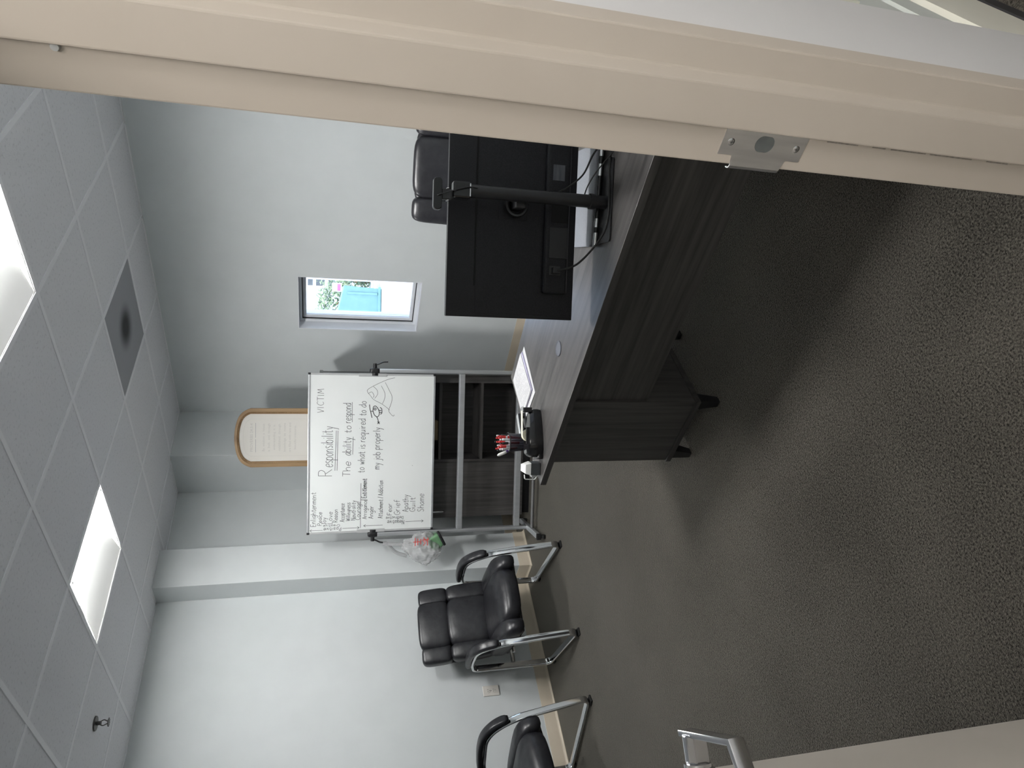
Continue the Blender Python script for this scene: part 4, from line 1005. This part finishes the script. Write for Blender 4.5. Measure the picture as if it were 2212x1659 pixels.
def sign():
    d = Vector((math.cos(R(47.74)), math.sin(R(47.74)))); nrm = Vector((-CE.y, CE.x)); 
    if nrm.dot(d) < 0: nrm = -nrm
    k = (CA.dot(nrm)+.245)/d.dot(nrm); P = d*k
    t = empty('framed_sign', (P.x, P.y, 1.6405), CTH); tag(t, 'arched golden wood frame with printed verse standing on the cabinet', 'picture frame')
    w2 = .224; zt = .497; rise = .095; n = 40
    def arch(ins):
        p = [(-w2+ins, ins), (w2-ins, ins)]
        ww = w2-ins; zb = zt; rs = rise+.02-ins*.75
        for i in range(n+1):
            a = i/n; x = ww*(1-2*a)
            q = abs(1-2*a); p.append((x, zb + rs*(1-.5*q**2-.5*q**9)))
        return p
    o = arch(0); m1 = arch(.026); i_ = arch(.043)
    N = len(o)
    def ringmesh(a, b, y0a, y0b, yb):
        vs = [(p[0], y0a, p[1]) for p in a]+[(p[0], y0b, p[1]) for p in b]+[(p[0], yb, p[1]) for p in a]+[(p[0], yb, p[1]) for p in b]
        fs = []
        for k in range(N):
            l = (k+1) % N
            fs += [(k, l, N+l, N+k), (2*N+k, 3*N+k, 3*N+l, 2*N+l), (k, 2*N+k, 2*N+l, l), (N+k, N+l, 3*N+l, 3*N+k)]
        return MB().add(vs, fs)
    ringmesh(o, m1, -.016, -.020, .012).build('outer_moulding', 'pine', t, bevel=.002)
    ringmesh(m1, i_, -.012, -.006, .012).build('inner_moulding', 'pine', t)
    bd = MB(); path = arch(.034); tot = []
    for k in range(len(path)):
        a = Vector(path[k]); b = Vector(path[(k+1) % len(path)]); l = (b-a).length; q = 0.006
        while q < l:
            c = a+(b-a)*(q/l); tot.append(c); q += .0125
    for c in tot:
        bd.puff((.0095, .008, .0095), 2, 3, Matrix.Translation((c.x, -.0115, c.y)))
    b_ = bd.build('bead_row', 'pine', t, smooth='all'); b_['kind'] = 'stuff'
    pr = arch(.042)
    MB().prism([(z, x) for x, z in pr], 1, .002, .008).build('print', 'signpaper', t)
    pt = bpy.data.objects[[c.name for c in t.children if c.name.startswith('print')][0]]
    lines = [('PROVERBS 24:3-4', .482, .029), ('By  wisdom  a  house', .398, .0245), ('is  built,  and  through', .360, .0245), ('understanding  it  is', .322, .0245), ('established;  through', .284, .0245), ('knowledge  its  rooms', .246, .0245), ('are filled with rare and', .208, .0245), ('beautiful treasures.', .170, .0245)]
    for s_, z, sz in lines:
        me = type_mesh(s_, sz); me.materials.append(M['signink'])
        o_ = link(bpy.data.objects.new('lettering', me), pt); o_.location = (0, .0014, z); o_.rotation_euler = (PI/2, 0, 0)
    MB().box((-.112, .0012, .4600), (-.012, .0019, .4630)).box((.0, .0012, .4600), (.112, .0019, .4630)).build('rule_line', 'signline', pt)
    bo = arch(.082); bi = arch(.0832)
    vs = [(p[0], .0014, p[1]) for p in bo]+[(p[0], .0014, p[1]) for p in bi]
    MB().add(vs, [(k, (k+1) % N, N+(k+1) % N, N+k) for k in range(N)]).build('border_line', 'signink', pt)
sign()

def bag():
    P = (2.858, 4.392, .0)
    t = empty('plastic_bag', (P[0], P[1], .725), WTH); tag(t, 'crumpled clear plastic shopping bag hanging from the whiteboard clamp', 'bag')
    from mathutils import noise
    bm = bmesh.new(); bmesh.ops.create_icosphere(bm, subdivisions=5, radius=1)
    for v in bm.verts:
        p = v.co.copy(); z = p.z
        w_ = .108*(1-.52*max(0, z)**1.2)*(1+.10*max(0, -z))
        q = Vector((p.x*w_*1.12-.03*max(0, z)*-1, p.y*w_*.62, .165+.150*z))
        nz = noise.noise(Vector((p.x*2.6, p.y*2.6, z*2.6)))*.020 + abs(noise.noise(Vector((p.x*6, p.y*6, z*4))))*.022-.008
        q += p*nz
        v.co = q
    me = bpy.data.meshes.new('bag_film'); bm.to_mesh(me); bm.free(); me.materials.append(M['bag'])
    for p in me.polygons: p.use_smooth = True
    link(bpy.data.objects.new('bag_film', me), t)
    hd = MB()
    a = Vector((.055, 0, .52))
    for dx in (-.05, .035):
        hd.sweep(smoothline([(dx, 0, .275), (dx*.7+.02, -.006, .36), (.050, -.006, .42), (.055, -.004, .452)], 6), rect(.030, .003), ref=None, scale=None)
    hd.build('bag_handle', 'bag', t, smooth='all')
    rp = MB(); T = Matrix.Translation((.075, -.080, .195))
    for st in [[(-.03, .03), (.03, .03)], [(0, .045), (0, -.01)], [(-.025, .012), (.025, .012)], [(-.02, -.01), (.02, -.012)], [(-.03, -.03), (-.01, -.045), (.005, -.03)], [(.0, -.055), (.03, -.03)], [(-.03, -.06), (.03, -.062)], [(.012, -.02), (.014, -.07)]]:
        ribbon(rp, st, .006, T)
    rp.build('red_lettering', 'redprint', t)
    g = empty('green_tub', (P[0], P[1], .720), WTH); tag(g, 'pale green container inside the hanging plastic bag', 'container')
    Tg = Matrix.Translation((.048, .0, .070)) @ Matrix.Rotation(R(-28), 4, 'Y')
    MB().puff((.105, .075, .095), 6, 8, Tg).build('tub', 'green', g, smooth='all')
    MB().puff((.112, .082, .022), 6, 8, Tg @ Matrix.Translation((0, 0, -.050))).build('lid', 'black', g, smooth='all')
bag()

# ================================================================== OUTSIDE THE WINDOW
def outside():
    tag(MB().box((XR+.5, -25, -.15), (70, 60, -.02)).build('ground', 'concrete'), kind='structure')
    u = Vector((math.cos(R(36.5)), math.sin(R(36.5)))); v = Vector((-u.y, u.x)); th = math.atan2(-v.y, -v.x)
    def at(d, az): return (d*math.cos(R(az)), d*math.sin(R(az)), 0)
    x, y, _ = at(21.0, 35.6)
    t = empty('dumpster', (x, y, -.02), th); tag(t, 'pale teal steel dumpster outside the small window', 'dumpster')
    MB().prism([(0, 0), (0, -2.2), (1.62, -2.35), (1.10, .06)], 1, 0, 1.5).build('bin_body', 'teal', t, bevel=.02)
    for x_ in (.12, .75, 1.4):
        MB().box((-x_, -.001, .12), (-x_-.07, -.05, 1.0)).build('rib', 'teal', t, bevel=.01)
    MB().box((.05, -.06, .02), (-2.2, -.001, .10)).build('bottom_rail', 'teal', t, bevel=.01)
    # fence
    x, y, _ = at(25.0, 33.0)
    t = empty('fence', (x, y, -.02), th); tag(t, 'white railing fence beyond the dumpster outside the window', 'fence')
    for k in range(15): MB().box((-k*.28, -.03, 0), (-k*.28-.06, .03, 2.45)).build('picket', 'fencew', t, bevel=.005)
    for z in (1.55, 1.95, 2.22): MB().box((.1, -.05, z), (-4.2, -.031, z+.10)).build('rail', 'fencew', t, bevel=.005)
    # hedge bushes
    from mathutils import noise
    k = 0
    for d, az, z, r, lab in ((24.0, 36.9, 1.25, .75, 'leafy bush standing above the dumpster outside the window'), (26.6, 35.1, .62, .70, 'leafy bush right of the dumpster outside the window'), (31.0, 34.0, 1.2, 1.1, 'large bush behind the fence outside the window')):
        x, y, _ = at(d, az)
        t = empty('bush', (x, y, 0)); tag(t, lab, 'bush', 'bushes outside the window')
        mb = MB()
        for q in range(900):
            a = random.uniform(0, 2*PI); b = math.acos(random.uniform(-1, 1)); rr = r*random.uniform(.55, 1.0)
            c = Vector((math.sin(b)*math.cos(a), math.sin(b)*math.sin(a), math.cos(b)*.95))*rr + Vector((0, 0, z))
            if c.z < 0.02: continue
            s_ = random.uniform(.05, .11); d1 = Vector((random.uniform(-1, 1), random.uniform(-1, 1), random.uniform(-1, 1))).normalized()*s_; d2 = d1.orthogonal().normalized()*s_*.5
            mb.add([c-d1, c+d2, c+d1, c-d2], [(0, 1, 2, 3)])
        f = mb.build('foliage', 'leaf', t); f['kind'] = 'stuff'
        MB().cyl(.05, -.015, z, 8).build('stem', 'pine', t)
    x, y, _ = at(22.8, 35.62)
    t = empty('yard_sign', (x, y, -.02), th); tag(t, 'small white and pink sign on the fence outside the window', 'sign')
    MB().box((-.14, -.012, 1.12), (.14, .012, 1.42)).build('sign_board', 'fencew', t)
    MB().box((-.11, -.016, 1.16), (.11, -.0125, 1.26)).build('sign_print', 'pink', t)
    MB().box((-.02, .0125, 0.002), (.02, .04, 1.40)).build('sign_post', 'fencew', t)
    x, y, _ = at(40.0, 36.0)
    t = empty('far_building', (x, y, -.02), th); tag(t, 'pale stucco building far outside the window', 'building')
    MB().box((-9, 0, 0), (9, 6, 7)).build('wall', 'stone', t)
    MB().box((-9.3, -.4, 7.001), (9.3, 6.4, 7.3)).build('roof', 'fencew', t)
    for k in range(6):
        MB().box((-7.5+k*2.6, -.05, 1.2), (-6.3+k*2.6, -.001, 2.8)).build('window', 'darkgrey', t)
outside()
